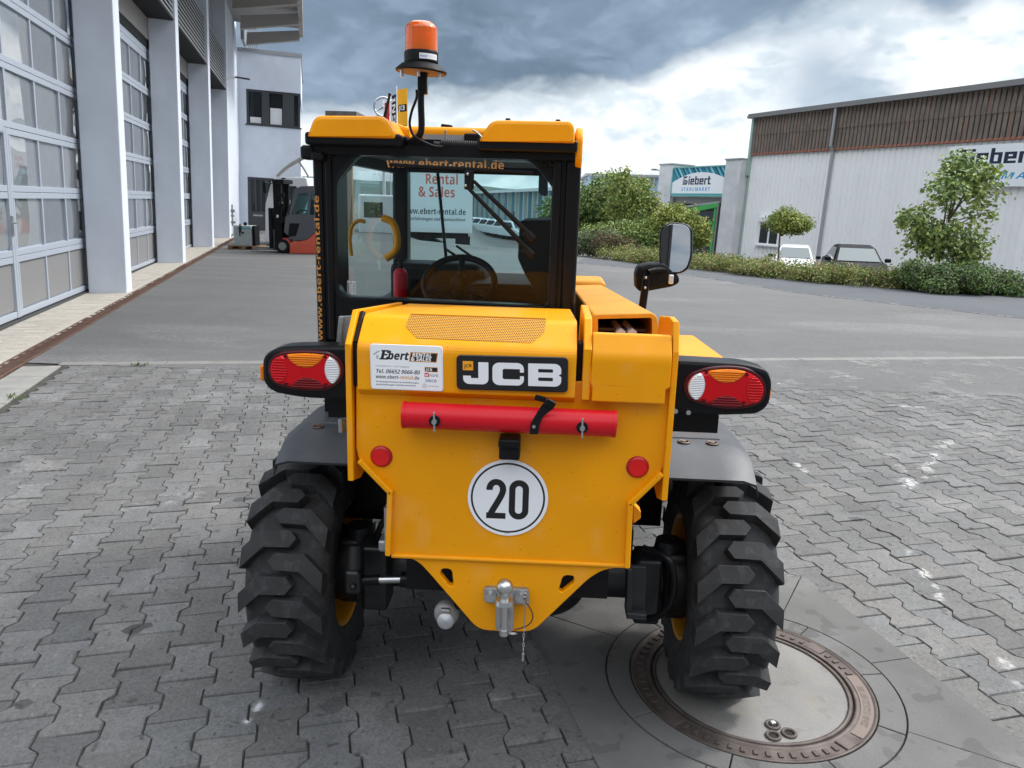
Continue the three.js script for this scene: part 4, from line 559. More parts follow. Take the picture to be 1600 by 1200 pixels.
  // --- tow hitch
  { const z = -1.86, b = put('tow_hitch', metre(merge([plate(rounded([[-0.138,0.712],[-0.02,0.713],[-0.017,0.669],[-0.136,0.668]], 0.01), -1.855, 0.018, 0.003), plate(rounded([[-0.103,0.701],[-0.058,0.701],[-0.055,0.62],[-0.062,0.605],[-0.094,0.605],[-0.103,0.619]], 0.012), -1.815, 0.05, 0.006)])), M.galv);
    const c = [-0.08,0.752]; put('hitch_ball', merge([ball(c[0], c[1], -1.79, 0.0215, 24), cyl([c[0], c[1] - 0.012, -1.79], [c[0], c[1] - 0.04, -1.79], 0.013, 0.013), cyl([c[0], c[1] - 0.034, -1.79], [c[0], c[1] - 0.046, -1.79], 0.021, 0.024)]), M.steel, b);
    const p = [[-0.08,0.691],[-0.078,0.615]]; put('hitch_pin', merge([cyl([p[0][0], p[0][1], -1.80], [p[0][0], p[1][1], -1.80], 0.009), cyl([p[0][0], p[1][1] + 0.012, -1.80], [p[0][0], p[1][1] - 0.003, -1.80], 0.012)]), M.steel, b);
    for (const q of [[-0.12,0.691],[-0.038,0.692]]) put('bracket_bolt', merge([cyl([q[0], q[1], -1.858], [q[0], q[1], -1.843], 0.012, 0.012, 6), cyl([q[0], q[1], -1.856], [q[0], q[1], -1.85], 0.016)]), M.steel, b);
    const k = [-0.056,0.622]; put('clip_ring', new THREE.TorusGeometry(0.011, 0.0016, 8, 24).rotateX(0.9).translate(k[0], k[1], -1.79), M.steel, b);
    const w = [[-0.029,0.701],[-0.022,0.689],[-0.009,0.666],[-0.007,0.644],[-0.016,0.625],[-0.032,0.615],[-0.054,0.608]]; put('safety_cable', tube(w.map((q, i) => [q[0], q[1], -1.83 + 0.004 * Math.sin(i)]), 0.0018), std([0.10, 0.035, 0.02], 0.6), b);
    const v = [[-0.029,0.701],[-0.026,0.676],[-0.027,0.65],[-0.027,0.615],[-0.028,0.587],[-0.028,0.531]]; put('chain', merge([tube(v.slice(0, 4).map((q) => [q[0], q[1], -1.825]), 0.0016), ...Array.from({ length: 6 }, (_, i) => { const t = i / 6, y = lerp(v[3][1], v[5][1], t); return new THREE.TorusGeometry(0.0042, 0.0013, 6, 12).scale(0.7, 1.2, 1).rotateY(i & 1 ? 0.3 : 1.5).translate(v[4][0], y - 0.004, -1.825); }), cyl([v[5][0], v[5][1] + 0.014, -1.825], [v[5][0] - 0.001, v[5][1] - 0.008, -1.825], 0.003)]), M.steel, b);
    const o = [-0.029,0.708], h = [-0.026,0.687]; put('hook', merge([new THREE.TorusGeometry(0.006, 0.0016, 8, 16).translate(o[0], o[1], -1.835), new THREE.TorusGeometry(0.006, 0.0018, 8, 16).translate(h[0], h[1], -1.828)]), M.steel, b); }
  { const c = [-0.247,0.58], s = put('trailer_socket', lathe([[0, 0.024], [0.024, 0.023], [0.034, 0.012], [0.036, -0.004], [0.032, -0.014], [0, -0.016]], 28).rotateX(1.35).translate(c[0], c[1], -1.95), M.castGrey); put('socket_lid', merge([lathe([[0, 0.008], [0.02, 0.006], [0.024, 0]], 24).rotateX(1.2).translate(c[0], c[1] - 0.010, -1.926), rbox(0.026, 0.01, 0.014, 0.003, c[0], c[1] + 0.022, -1.925)]), M.galv, s); put('socket_bracket', rbox(0.02, 0.09, 0.12, 0.004, c[0] + 0.03, c[1] + 0.06, -2.0), M.blackMatt, s); }
  // --- rear lamp clusters
  function tailLight(sgn, out, lens, clearC, redC, amberC, darkC, marker, screws, nm) {
    const z = -1.9, h = put('tail_light', metre(plate(rounded(out, out.map((_, i) => (i && i < out.length - 1 ? 0.035 : 0.004))), -1.9, 0.075, 0.01)), M.black); h.userData.label = nm;
    const rim = rounded(lens, 0.042); put('lens_rim', plate(rim, -1.893, 0.02, 0.004), M.lensRim, h);
    const cx = lens.reduce((a, p) => a + p[0], 0) / lens.length, cy = lens.reduce((a, p) => a + p[1], 0) / lens.length, inner = rim.map(([x, y]) => [cx + (x - cx) * 0.93, cy + (y - cy) * 0.88]);
    put('red_lens', plate(inner, -1.886, 0.03, 0.011), M.lensRed, h);
    const inside = (x, y, f = 0.97) => { const n = inner.length; let c = false; const X = cx + (x - cx) / f, Y = cy + (y - cy) / f; for (let i = 0, j = n - 1; i < n; j = i++) if ((inner[i][1] > Y) !== (inner[j][1] > Y) && X < (inner[j][0] - inner[i][0]) * (Y - inner[i][1]) / (inner[j][1] - inner[i][1]) + inner[i][0]) c = !c; return c; };
    const clip = (c, rx, ry) => { // the part of an ellipse that lies inside the lens, walked outwards from a point in both
      const k = inside(c[0], c[1], 0.9) ? 0.1 : 0.5, q = [c[0] + (cx - c[0]) * k, c[1] + (cy - c[1]) * k], out2 = [];
      for (let i = 0; i < 56; i++) { const a = i / 56 * Math.PI * 2; let t = 0; for (; t < 0.12; t += 0.0006) { const x = q[0] + t * Math.cos(a), y = q[1] + t * Math.sin(a); if (((x - c[0]) / rx) ** 2 + ((y - c[1]) / ry) ** 2 > 1 || !inside(x, y)) break; } out2.push([q[0] + t * Math.cos(a), q[1] + t * Math.sin(a)]); }
      return out2; };
    const ribs = (pts, dy) => { const out2 = [], ys = pts.map((p) => p[1]), lo = Math.min(...ys), hi = Math.max(...ys); for (let y = lo + dy; y < hi - dy * 0.5; y += dy) { const xs = []; for (let i = 0; i < pts.length; i++) { const a = pts[i], b = pts[(i + 1) % pts.length]; if ((a[1] > y) !== (b[1] > y)) xs.push(a[0] + (b[0] - a[0]) * (y - a[1]) / (b[1] - a[1])); } if (xs.length >= 2) { const x0 = Math.min(...xs) + 0.003, x1 = Math.max(...xs) - 0.003; if (x1 > x0 + 0.004) out2.push(cyl([x0, y, -1.8845], [x1, y, -1.8845], 0.0022, 0.0022, 6)); } } return out2; };
    const am = clip(amberC, 0.048, 0.042), dk = clip(darkC, 0.043, 0.034), rd = clip(redC, 0.026, 0.036), cl = clip(clearC, 0.024, 0.037);
    put('amber_lens', merge([plate(am, -1.8845, 0.012, 0.002), ...ribs(am, 0.0055)]), M.amber, h); put('reflector_lens', merge([plate(dk, -1.8848, 0.012, 0.002), ...ribs(dk, 0.006)]), M.lensDark, h);
    put('side_lens', merge([plate(rd, -1.8846, 0.012, 0.002), ...ribs(rd, 0.007)]), M.lensRed, h); put('reversing_lens', merge([plate(cl, -1.8835, 0.012, 0.003), ...ribs(cl, 0.0045)]), M.lensClear, h);
    for (const q of screws) put('lens_screw', cyl([q[0], q[1], -1.886], [q[0], q[1], -1.8825], 0.0042, 0.0042, 10), M.lensRim, h);
    put('side_marker', rbox(0.014, 0.042, 0.04, 0.006, marker[0] - sgn * 0.019, marker[1], -1.94), M.amber, h);
  }
  tailLight(1, [[0.323,1.332],[0.494,1.329],[0.55,1.315],[0.566,1.284],[0.564,1.224],[0.538,1.2],[0.436,1.192],[0.33,1.198]], [[0.343,1.263],[0.353,1.299],[0.392,1.316],[0.449,1.324],[0.501,1.32],[0.538,1.297],[0.552,1.27],[0.547,1.235],[0.52,1.219],[0.464,1.21],[0.4,1.219],[0.358,1.233]], [0.373,1.271], [0.523,1.267], [0.447,1.324], [0.452,1.215], [0.583,1.253], [[0.397,1.307],[0.496,1.305],[0.397,1.234],[0.495,1.233]], 'right tail lamp cluster, its clear lens towards the body');
  tailLight(-1, [[-0.491,1.336],[-0.619,1.331],[-0.681,1.325],[-0.72,1.302],[-0.722,1.232],[-0.696,1.206],[-0.623,1.195],[-0.492,1.194]], [[-0.706,1.268],[-0.698,1.3],[-0.666,1.317],[-0.6,1.323],[-0.543,1.32],[-0.513,1.303],[-0.503,1.269],[-0.519,1.238],[-0.551,1.219],[-0.607,1.215],[-0.67,1.222],[-0.697,1.236]], [-0.531,1.276], [-0.675,1.272], [-0.604,1.322], [-0.599,1.22], [-0.748,1.252], [[-0.654,1.307],[-0.553,1.309],[-0.655,1.234],[-0.553,1.237]], 'left tail lamp cluster, its clear lens towards the body');
  put('lamp_bracket', metre(bb(0.325, 0.455, 1.13, 1.24, -2.12, -1.96)), M.black); put('lamp_bracket', metre(bb(-0.57, -0.495, 1.13, 1.24, -2.12, -1.96)), M.black);
  for (const p of [[0.33,1.204],[0.362,1.202]]) put('bracket_screw', cyl([p[0], p[1], -1.9], [p[0], p[1], -1.885], 0.006), M.steel);
  { const g = [[-0.558,1.388],[-0.523,1.391],[-0.517,1.318],[-0.566,1.316]]; put('galvanised_bracket', metre(merge([plate(g, -2.05, 0.004, 0.001), plate(g.slice(0, 1).concat([[g[0][0] + 0.012, g[0][1]], [g[3][0] + 0.012, g[3][1]], g[3]]), -2.04, 0.02, 0.001)])), M.galv); }
  // --- mudguards: arched shells over the rear wheels
  function fender(x0, x1, cx, side) {
    const R = 0.53, zc = -2.6, yc = 0.455, N = 18, K = 7, pos = [], ix = [];
    const prof = []; for (let k = 0; k <= K; k++) { const t = k / K; prof.push(t < 0.72 ? [lerp(x0, x1 - side * 0.06, t / 0.72), 0] : [lerp(x1 - side * 0.06, x1, Math.sin((t - 0.72) / 0.28 * Math.PI / 2)), -0.075 * (1 - Math.cos((t - 0.72) / 0.28 * Math.PI / 2))]); }
    const A0 = 55 * Math.PI / 180;
    for (let l = 0; l < 2; l++) for (let i = 0; i <= N; i++) { const a = lerp(A0, 150 * Math.PI / 180, i / N); for (const [x, d] of prof) { const r = R + d - l * 0.012, flat = Math.min(1, 0.9 / Math.max(0.2, Math.sin(a))); const yy = yc + r * Math.sin(a) , zz = zc + r * Math.cos(a) * 1.06; pos.push(x, Math.min(yy, yc + R * 0.94 + d - l * 0.012), zz); } }
    const W = K + 1, S = (N + 1) * W, f = (a, b, c, d) => ix.push(a, b, c, a, c, d);
    for (let l = 0; l < 2; l++) for (let i = 0; i < N; i++) for (let k = 0; k < K; k++) { const o = l * S + i * W + k; f(o, o + 1, o + W + 1, o + W); }
    for (let k = 0; k < K; k++) { f(k, k + 1, S + k + 1, S + k); const o = N * W + k; f(o, o + 1, S + o + 1, S + o); } for (let i = 0; i < N; i++) { const o = i * W + K; f(o, o + W, S + o + W, S + o); f(i * W, i * W + W, S + i * W + W, S + i * W); }
    const g = new THREE.BufferGeometry(); g.setAttribute('position', new THREE.Float32BufferAttribute(pos, 3)); g.setIndex(ix); return metre(toCreasedNormals(g, 0.5));
  }
  const fl = put('mudguard', fender(-0.47, -0.86, 0, -1), M.fender), fr = put('mudguard', fender(0.31, 0.685, 0, 1), M.fender);
  fl.material.side = THREE.DoubleSide;
  put('pressed_panel', metre(merge([rbox(0.27, 0.01, 0.22, 0.005, 0.455, 0.953, -2.6, 0, 0, 0)])), M.fender, fr); put('pressed_panel', metre(rbox(0.26, 0.01, 0.22, 0.005, -0.62, 0.953, -2.6, 0, 0, 0)), M.fender, fl);
  for (const p of [[0.461,-2.441],[0.553,-2.44]].map(([x, z]) => [x, 0.956, z])) put('guard_bolt', merge([new THREE.TorusGeometry(0.017, 0.004, 8, 20).rotateX(1.57).translate(p[0], p[1], p[2]), cyl([p[0], p[1] - 0.004, p[2]], [p[0], p[1] + 0.006, p[2] + 0.002], 0.009, 0.009, 6)]), std([0.14, 0.11, 0.09], 0.4, 0.8), fr);
  { const p = [[-0.746,-2.442][0], 0.956, [-0.746,-2.442][1]]; put('guard_bolt', merge([new THREE.TorusGeometry(0.017, 0.004, 8, 20).rotateX(1.57).translate(...p), cyl([p[0], p[1] - 0.004, p[2]], [p[0], p[1] + 0.006, p[2] + 0.002], 0.009, 0.009, 6)]), std([0.14, 0.10, 0.08], 0.4, 0.8), fl); const b = [[-0.563,1.091,-2.1],[-0.564,1.053,-2.1]]; put('stay_bracket', merge([rbox(0.012, 0.04, 0.03, 0.003, b[0][0] - 0.01, b[1][1] + 0.015, -2.1), cyl([b[0][0] - 0.012, b[0][1], -2.1], [b[0][0] + 0.03, b[0][1], -2.1], 0.007)]), M.galv, fl); }
  // --- wheels
  const lugMat = new THREE.MeshStandardMaterial({ map: mottle([0.017, 0.0175, 0.019], 0.6, 3, 161, 512), roughness: 0.85, bumpMap: grain(6), bumpScale: 0.001 });
  function tyreGeo() {
    const parts = [], R = 0.377;
    parts.push(metre(lathe([[0.222, 0.115], [0.228, 0.128], [0.245, 0.134], [0.26, 0.141], [0.263, 0.136], [0.29, 0.1415], [0.32, 0.139], [0.342, 0.129], [0.355, 0.110], [0.361, 0.08], [0.363, 0], [0.361, -0.08], [0.355, -0.110], [0.342, -0.129], [0.32, -0.139], [0.29, -0.1415], [0.263, -0.136], [0.26, -0.141], [0.245, -0.134], [0.228, -0.128], [0.222, -0.115], [0.215, -0.1], [0.215, 0.1], [0.222, 0.115]], 72).rotateZ(Math.PI / 2)));
    // bars: [x across, s along the tread]; outer end wraps over the shoulder
    const bars = [], N = 17, pitch = Math.PI * 2 / N, put3 = (x, s, r) => { const sh = Math.max(0, Math.abs(x) - 0.085) / 0.06, rad = r - 0.020 * sh * sh, a = s / 0.39; return [x, rad * Math.sin(a), rad * Math.cos(a)]; };
    for (const side of [-1, 1]) for (let i = 0; i < N; i++) {
      const s0 = (i + (side > 0 ? 0.5 : 0)) * pitch * 0.39, jit = (hash(i, side + 3, 5) - 0.5) * 0.004;
      const P = [[0.134, -0.092], [0.134, -0.030], [0.072, 0.026], [-0.020, 0.027], [-0.040, 0.002], [-0.020, -0.024], [0.062, -0.026]].map(([x, s]) => [side * x, s0 + s + 0.02 + jit]);
      const cx = P.reduce((a, p) => a + p[0], 0) / P.length, cs = P.reduce((a, p) => a + p[1], 0) / P.length;
      const top = P.map(([x, s]) => put3(x, s, 0.406)), edge = P.map(([x, s]) => put3(cx + (x - cx) * (Math.abs(x) > 0.13 ? 1 : 1.02), cs + (s - cs) * 1.05, 0.4025)), bot = P.map(([x, s]) => put3(cx + (x - cx) * (Math.abs(x) > 0.13 ? 1.0 : 1.05), cs + (s - cs) * 1.15, Math.abs(x) > 0.13 ? 0.340 : 0.350));
      const tri = [[5, 4, 3], [5, 3, 2], [6, 5, 2], [6, 2, 1], [0, 6, 1]].map((t) => [t[0], t[2], t[1]]), pos = [], tr = (a, b, c) => { pos.push(...a, ...b, ...c); };
      const n = P.length; for (const t of tri) side > 0 ? tr(top[t[0]], top[t[2]], top[t[1]]) : tr(top[t[0]], top[t[1]], top[t[2]]);
      for (const [u, v] of [[top, edge], [edge, bot]]) for (let k = 0; k < n; k++) { const m = (k + 1) % n; if (side > 0) { tr(u[k], u[m], v[m]); tr(u[k], v[m], v[k]); } else { tr(u[m], u[k], v[k]); tr(u[m], v[k], v[m]); } }
      const g = new THREE.BufferGeometry(); g.setAttribute('position', new THREE.Float32BufferAttribute(pos, 3)); g.computeVertexNormals();
      bars.push(metre(g));
    }
    return [merge(parts), merge(bars)];
  }
  const barMat = new THREE.MeshStandardMaterial({ map: dataTex(512, (x, y) => { const f = tfbm(x / 512 * 12, y / 512 * 12, 12, 181, 5), w = step(0.55, 0.75, tfbm(x / 512 * 20 + 5, y / 512 * 20, 20, 187, 4)), sp = hash(x, y, 6) > 0.985 ? 1 : 0; const l = 0.018 + 0.018 * f + 0.03 * w * hash(x, y, 8) + 0.10 * sp * w; return [lin2s(l * 0.96), lin2s(l), lin2s(l * 1.06)]; }, 2.2), roughness: 0.8, bumpMap: grain(6), bumpScale: 0.001 });
  const [tyre, treadBars] = tyreGeo();
  const rimGeo = metre(merge([lathe([[0.226, 0.120], [0.222, 0.126], [0.212, 0.116], [0.206, 0.09], [0.204, 0.02], [0.19, -0.03], [0.12, -0.05], [0.07, -0.055], [0, -0.055]], 64).rotateZ(-Math.PI / 2), lathe([[0.20, 0.09], [0.21, 0.115], [0.222, 0.118]], 64).rotateZ(Math.PI / 2)]));
  function wheel(x, z, side, turn = 0) {
    const w = base('wheel', [x - T0[0], 0.40, z - T0[2]], turn, tele);
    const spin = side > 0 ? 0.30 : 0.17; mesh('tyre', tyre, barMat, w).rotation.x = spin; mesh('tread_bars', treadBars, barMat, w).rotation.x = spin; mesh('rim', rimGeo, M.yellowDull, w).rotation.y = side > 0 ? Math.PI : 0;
    return w;
  }
  wheel(-0.812, -2.585, -1).userData.label = 'left rear wheel with chunky staggered tread bars'; wheel(0.638, -2.605, 1).userData.label = 'right rear wheel standing on the manhole cover'; wheel(-0.83, -4.5, -1); wheel(0.65, -4.5, 1);
  // --- chassis, axle, steering
  put('chassis', metre(merge([bb(-0.37, 0.2, 0.62, 1.15, -2.4, -2.0), bb(-0.45, 0.28, 0.45, 1.15, -4.9, -2.78), bb(-0.47, 0.3, 0.80, 1.2, -3.0, -2.2), bb(-0.66, 0.48, 0.5, 0.95, -4.1, -3.15)])), M.blackMatt);
  put('inner_guard', metre(merge([bb(0.2, 0.50, 0.42, 0.98, -3.06, -3.0)])), M.blackMatt); put('inner_guard', metre(bb(-0.68, -0.38, 0.42, 0.98, -3.06, -3.0)), M.blackMatt);
  const ax = put('rear_axle', merge([cyl([-0.66, 0.40, -2.6], [0.48, 0.40, -2.6], 0.085, 0.085, 24), lathe([[0, 0.13], [0.09, 0.12], [0.15, 0.05], [0.16, 0], [0.15, -0.05], [0.09, -0.12], [0, -0.13]], 28).rotateX(Math.PI / 2).translate(0.03, 0.42, -2.55), rb(-0.5, 0.33, 0.5, 0.62, -2.68, -2.5, 0.02)]), M.oily);
  for (const s of [-1, 1]) { const cx = s < 0 ? -0.70 : 0.52; put('hub_carrier', merge([cyl([cx - 0.06, 0.4, -2.59], [cx + 0.06, 0.4, -2.59], 0.135, 0.135, 28), rb(cx - s * 0.03 - 0.05, cx - s * 0.03 + 0.05, 0.275, 0.53, -2.62, -2.50, 0.03), rb(cx - s * 0.14 - 0.045, cx - s * 0.14 + 0.045, 0.30, 0.54, -2.55, -2.42, 0.015), cyl([cx - s * 0.06, 0.50, -2.56], [cx - s * 0.06, 0.56, -2.56], 0.055, 0.045)]), M.oily, ax); }
  const rod = [[-0.58,0.479],[-0.514,0.485],[-0.442,0.491],[-0.309,0.494]], c3 = (p, z = -2.3) => [p[0], p[1], z];
  const cy = put('steering_cylinder', merge([cyl(c3(rod[2]), c3(rod[3]), 0.024, 0.024, 24), cyl(c3(rod[2]), [rod[2][0] + 0.02, rod[2][1], -2.3], 0.026, 0.026, 24)]), M.black); put('rod_sleeve', cyl(c3(rod[0]), c3(rod[1]), 0.016, 0.018, 20), M.black, cy); put('cylinder_rod', cyl(c3(rod[1]), c3(rod[2]), 0.0125, 0.0125, 20), M.steel, cy);
  put('track_rod_end', merge([rb(rod[0][0] - 0.045, rod[0][0] + 0.01, rod[0][1] - 0.04, rod[0][1] + 0.045, -2.34, -2.27, 0.015), cyl([rod[0][0] - 0.02, rod[0][1] + 0.03, -2.31], [rod[0][0] - 0.02, rod[0][1] + 0.11, -2.33], 0.03, 0.024), ball(rod[0][0] - 0.012, rod[0][1] - 0.005, -2.265, 0.011)]), M.oily, cy);
  { const a = [[0.277,0.615],[0.337,0.614],[0.344,0.448],[0.283,0.452]]; put('frame_leg', metre(merge([plate(a, -2.22, 0.02, 0.003), plate(a.map(([x, y], i) => [x + (i === 0 || i === 3 ? 0 : -0.045), y]), -2.2, 0.06, 0.003), plate([[a[3][0], a[3][1] + 0.02], [a[2][0], a[2][1] + 0.02], a[2], a[3]], -2.19, 0.08, 0.003)])), M.oily); }
  put('hydraulic_hose', merge([tube([[0.34, 0.62, -2.35], [0.42, 0.6, -2.3], [0.44, 0.48, -2.3], [0.4, 0.38, -2.34], [0.34, 0.34, -2.4]], 0.012), tube([[-0.44, 0.66, -2.5], [-0.52, 0.64, -2.46], [-0.56, 0.54, -2.46], [-0.55, 0.46, -2.5]], 0.011)]), M.black);
  put('bracket_plate', metre(merge([bb(-0.475, -0.45, 0.66, 0.78, -2.25, -2.2), rb(-0.5, -0.43, 0.62, 0.66, -2.3, -2.22, 0.01)])), M.galv); put('gusset', metre(plate([[0.269,0.867],[0.291,0.845],[0.292,0.825],[0.273,0.808]], -2.1, 0.04, 0.002)), M.yellow);
  put('front_axle', merge([cyl([-0.66, 0.40, -4.5], [0.5, 0.40, -4.5], 0.1, 0.1, 24)]), M.oily);
  put('engine_cover', metre(merge([sweepX(rounded([[-2.92, 0.99], [-2.92, 1.06], [-3.02, 1.125], [-3.75, 1.10], [-4.0, 0.95], [-4.0, 0.6], [-3.35, 0.6], [-3.12, 0.97]], 0.03), 0.33, 0.715, 0.012)])), M.yellow);
  // --- boom
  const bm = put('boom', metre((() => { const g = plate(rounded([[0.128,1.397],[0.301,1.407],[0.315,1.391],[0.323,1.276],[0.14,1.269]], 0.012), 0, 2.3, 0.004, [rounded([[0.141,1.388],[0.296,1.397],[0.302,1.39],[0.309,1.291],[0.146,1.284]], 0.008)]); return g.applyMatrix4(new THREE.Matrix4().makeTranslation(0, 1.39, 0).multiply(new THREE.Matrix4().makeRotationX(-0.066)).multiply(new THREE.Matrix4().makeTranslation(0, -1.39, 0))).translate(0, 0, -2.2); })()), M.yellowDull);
  put('boom_inner', metre(bb(0.15, 0.285, 1.12, 1.325, -3.1, -2.6)), M.oily, bm); put('hose_rail', metre(bb(0.147, 0.29, 1.345, 1.353, -2.5, -2.24)), M.oily, bm); put('boom_rib', rb(0.135, 0.295, 1.33, 1.343, -3.0, -2.97, 0.002), M.yellowDull, bm); put('boom_rib', rb(0.135, 0.295, 1.355, 1.366, -2.66, -2.63, 0.002), M.yellowDull, bm);
  for (const p of [[0.213,1.343],[0.245,1.344]]) put('hose_fitting', merge([cyl([p[0], p[1], -2.2], [p[0], p[1], -2.23], 0.015, 0.015, 6), cyl([p[0], p[1], -2.195], [p[0], p[1], -2.2], 0.009), cyl([p[0], p[1], -2.23], [p[0] - 0.01, p[1] + 0.01, -2.32], 0.012)]), std([0.5, 0.51, 0.53], 0.35, 0.3), bm);
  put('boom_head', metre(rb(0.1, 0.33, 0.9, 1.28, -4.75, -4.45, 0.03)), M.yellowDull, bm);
  // --- cab
  const zr = -2.6, rearOut = [[-0.78,1.845],[-0.776,1.222],[0.095,1.255],[0.072,1.867]], glassHole = rounded([[-0.636,1.835],[-0.073,1.835],[0.008,1.745],[0.007,1.38],[-0.009,1.364],[-0.686,1.373],[-0.712,1.401],[-0.708,1.75]], [0.02, 0.03, 0.03, 0.03, 0.03, 0.04, 0.03, 0.02]);
  const cab = put('cab', metre(merge([plate(rearOut, zr, 0.05, 0.004, [glassHole]), bb(-0.78, 0.085, 0.55, 1.25, -3.9, -2.64), rb(-0.775, -0.715, 1.2, 1.87, -2.78, -2.63, 0.02), rb(0.03, 0.088, 1.2, 1.87, -2.78, -2.63, 0.02), bb(0.045, 0.085, 1.2, 1.655, -3.88, -2.7), rb(0.03, 0.088, 1.2, 1.87, -3.95, -3.86, 0.02), rb(-0.775, -0.70, 1.2, 1.87, -3.95, -3.84, 0.02), rb(-0.775, 0.088, 1.83, 1.88, -3.95, -3.88, 0.01), bb(-0.775, -0.745, 1.82, 1.88, -3.9, -2.65), bb(0.05, 0.088, 1.82, 1.88, -3.9, -2.65)])), M.black);
  put('pillar_moulding', merge([rb(-0.786, -0.752, 1.15, 1.845, -2.64, -2.592, 0.012), rb(-0.745, -0.722, 1.22, 1.84, -2.61, -2.588, 0.008), rb(0.0, 0.03, 1.32, 1.84, -2.61, -2.585, 0.01), rb(0.042, 0.092, 1.3, 1.845, -2.65, -2.588, 0.016)]), M.black, cab);
  put('rear_window', new THREE.ShapeGeometry(shapeOf(rounded([[-0.649,1.84],[-0.065,1.841],[0.018,1.749],[0.019,1.37],[0,1.356],[-0.693,1.362],[-0.723,1.392],[-0.719,1.754]], 0.03))).translate(0, 0, -2.5955), M.glass, cab);
  put('side_window', quadGeo([-0.77, 1.25, -2.76], [-0.77, 1.25, -3.85], [-0.77, 1.83, -3.85], [-0.77, 1.83, -2.76]), M.glass, cab); put('windscreen', quadGeo([-0.70, 1.356, -3.91], [0.03, 1.356, -3.91], [0.03, 1.84, -3.91], [-0.70, 1.84, -3.91]), M.glassTeal, cab); put('boom_side_window', quadGeo([0.068, 1.655, -3.87], [0.068, 1.655, -2.76], [0.068, 1.83, -2.76], [0.068, 1.83, -3.87]), M.glass, cab);
  put('side_console', metre(plate(rounded([[-0.116,1.634],[0.02,1.643],[0.034,1.316],[-0.033,1.328],[-0.064,1.395],[-0.095,1.445],[-0.119,1.495]], 0.012), -2.95, 0.5, 0.01)), M.blackMatt, cab);
  const head = put('headlining', metre(bb(-0.77, 0.08, 1.862, 1.872, -3.9, -2.66)), std([0.16, 0.17, 0.175], 0.9), cab);
  put('scuttle', metre(merge([bb(-0.70, 0.04, 1.05, 1.355, -3.9, -3.6), rb(-0.34, 0.02, 1.1, 1.36, -3.6, -3.3, 0.03), rb(-0.62, 0.04, 1.2, 1.27, -2.95, -2.66, 0.03)])), M.blackMatt, cab);
  put('parcel_shelf', metre(merge([rb(-0.5, 0.03, 1.30, 1.315, -2.9, -2.66, 0.006)])), std([0.05, 0.05, 0.055], 0.6), cab);
  { const c = [-0.367,1.386,-3.2], tor = new THREE.TorusGeometry(0.145, 0.014, 12, 48).rotateX(-0.85), sw = put('steering_wheel', merge([tor.translate(c[0], c[1] - 0.015, c[2]), ...[0, 2.1, 4.2].map((a) => { const k = V(0.14 * Math.sin(a), 0.14 * Math.cos(a), 0).applyEuler(new THREE.Euler(-0.85, 0, 0)); return cyl([c[0], c[1] - 0.02, c[2]], [c[0] + k.x, c[1] - 0.015 + k.y, c[2] + k.z], 0.013); }), cyl([c[0], c[1] - 0.02, c[2]], [c[0], c[1] - 0.2, c[2] - 0.1], 0.03), ball(c[0], c[1] - 0.015, c[2], 0.035)]), M.blackMatt, cab); }
  { const c = [[-0.77,1.615],[-0.729,1.597],[-0.708,1.554],[-0.706,1.484],[-0.73,1.448],[-0.757,1.43]], h = put('grab_handle', tube(c.map((p) => [p[0], p[1], -3.6]), 0.017), M.yellow, cab); const d = [[-0.74,1.488],[-0.744,1.563],[-0.733,1.601],[-0.709,1.618],[-0.685,1.614]]; put('door_handle_bar', tube(d.map((p) => [p[0], p[1], -2.9]), 0.007), M.yellowDull, cab); }
  { const c = [-0.65,1.346], e = put('fire_extinguisher', merge([cyl([c[0], 1.2, -3.4], [c[0], c[1] + 0.03, -3.4], 0.032, 0.032, 24), ball(c[0], c[1] + 0.03, -3.4, 0.032)]), M.red, cab); put('extinguisher_valve', merge([cyl([c[0], c[1] + 0.06, -3.4], [c[0], c[1] + 0.09, -3.4], 0.012), rbox(0.05, 0.012, 0.02, 0.003, c[0], c[1] + 0.095, -3.4)]), M.blackMatt, e); }
  { const s = [[-0.734,1.765],[-0.7,1.487]], f = put('front_wiper', merge([cyl([-0.565, 1.83, -3.93], [-0.52, 1.42, -3.93], 0.008), cyl([-0.52, 1.46, -3.94], [-0.36, 1.36, -3.94], 0.007), cyl([-0.47, 1.48, -3.94], [-0.30, 1.37, -3.94], 0.007)]), M.black, cab); }
  put('seat_console', metre(merge([rb(-0.72, -0.52, 1.05, 1.42, -3.75, -3.5, 0.03), rb(-0.55, -0.28, 1.2, 1.43, -3.75, -3.45, 0.06)])), M.blackMatt, cab);
  { const p = [[-0.051,1.806],[-0.017,1.8],[-0.014,1.728],[-0.038,1.727],[-0.051,1.741]]; put('interior_mirror', metre(plate(rounded(p, 0.01), -3.0, 0.02, 0.004)), phy([0.03, 0.045, 0.075], 0.2), cab); }
  // lettering on the glass and the pillar
  const textTex = (t, w, h, fs, col) => canvasTex(w, h, (c) => { c.clearRect(0, 0, w, h); c.fillStyle = col; c.font = 'bold ' + fs + 'px sans-serif'; c.textAlign = 'center'; c.textBaseline = 'middle'; c.fillText(t, w / 2, h / 2, w - 8); });
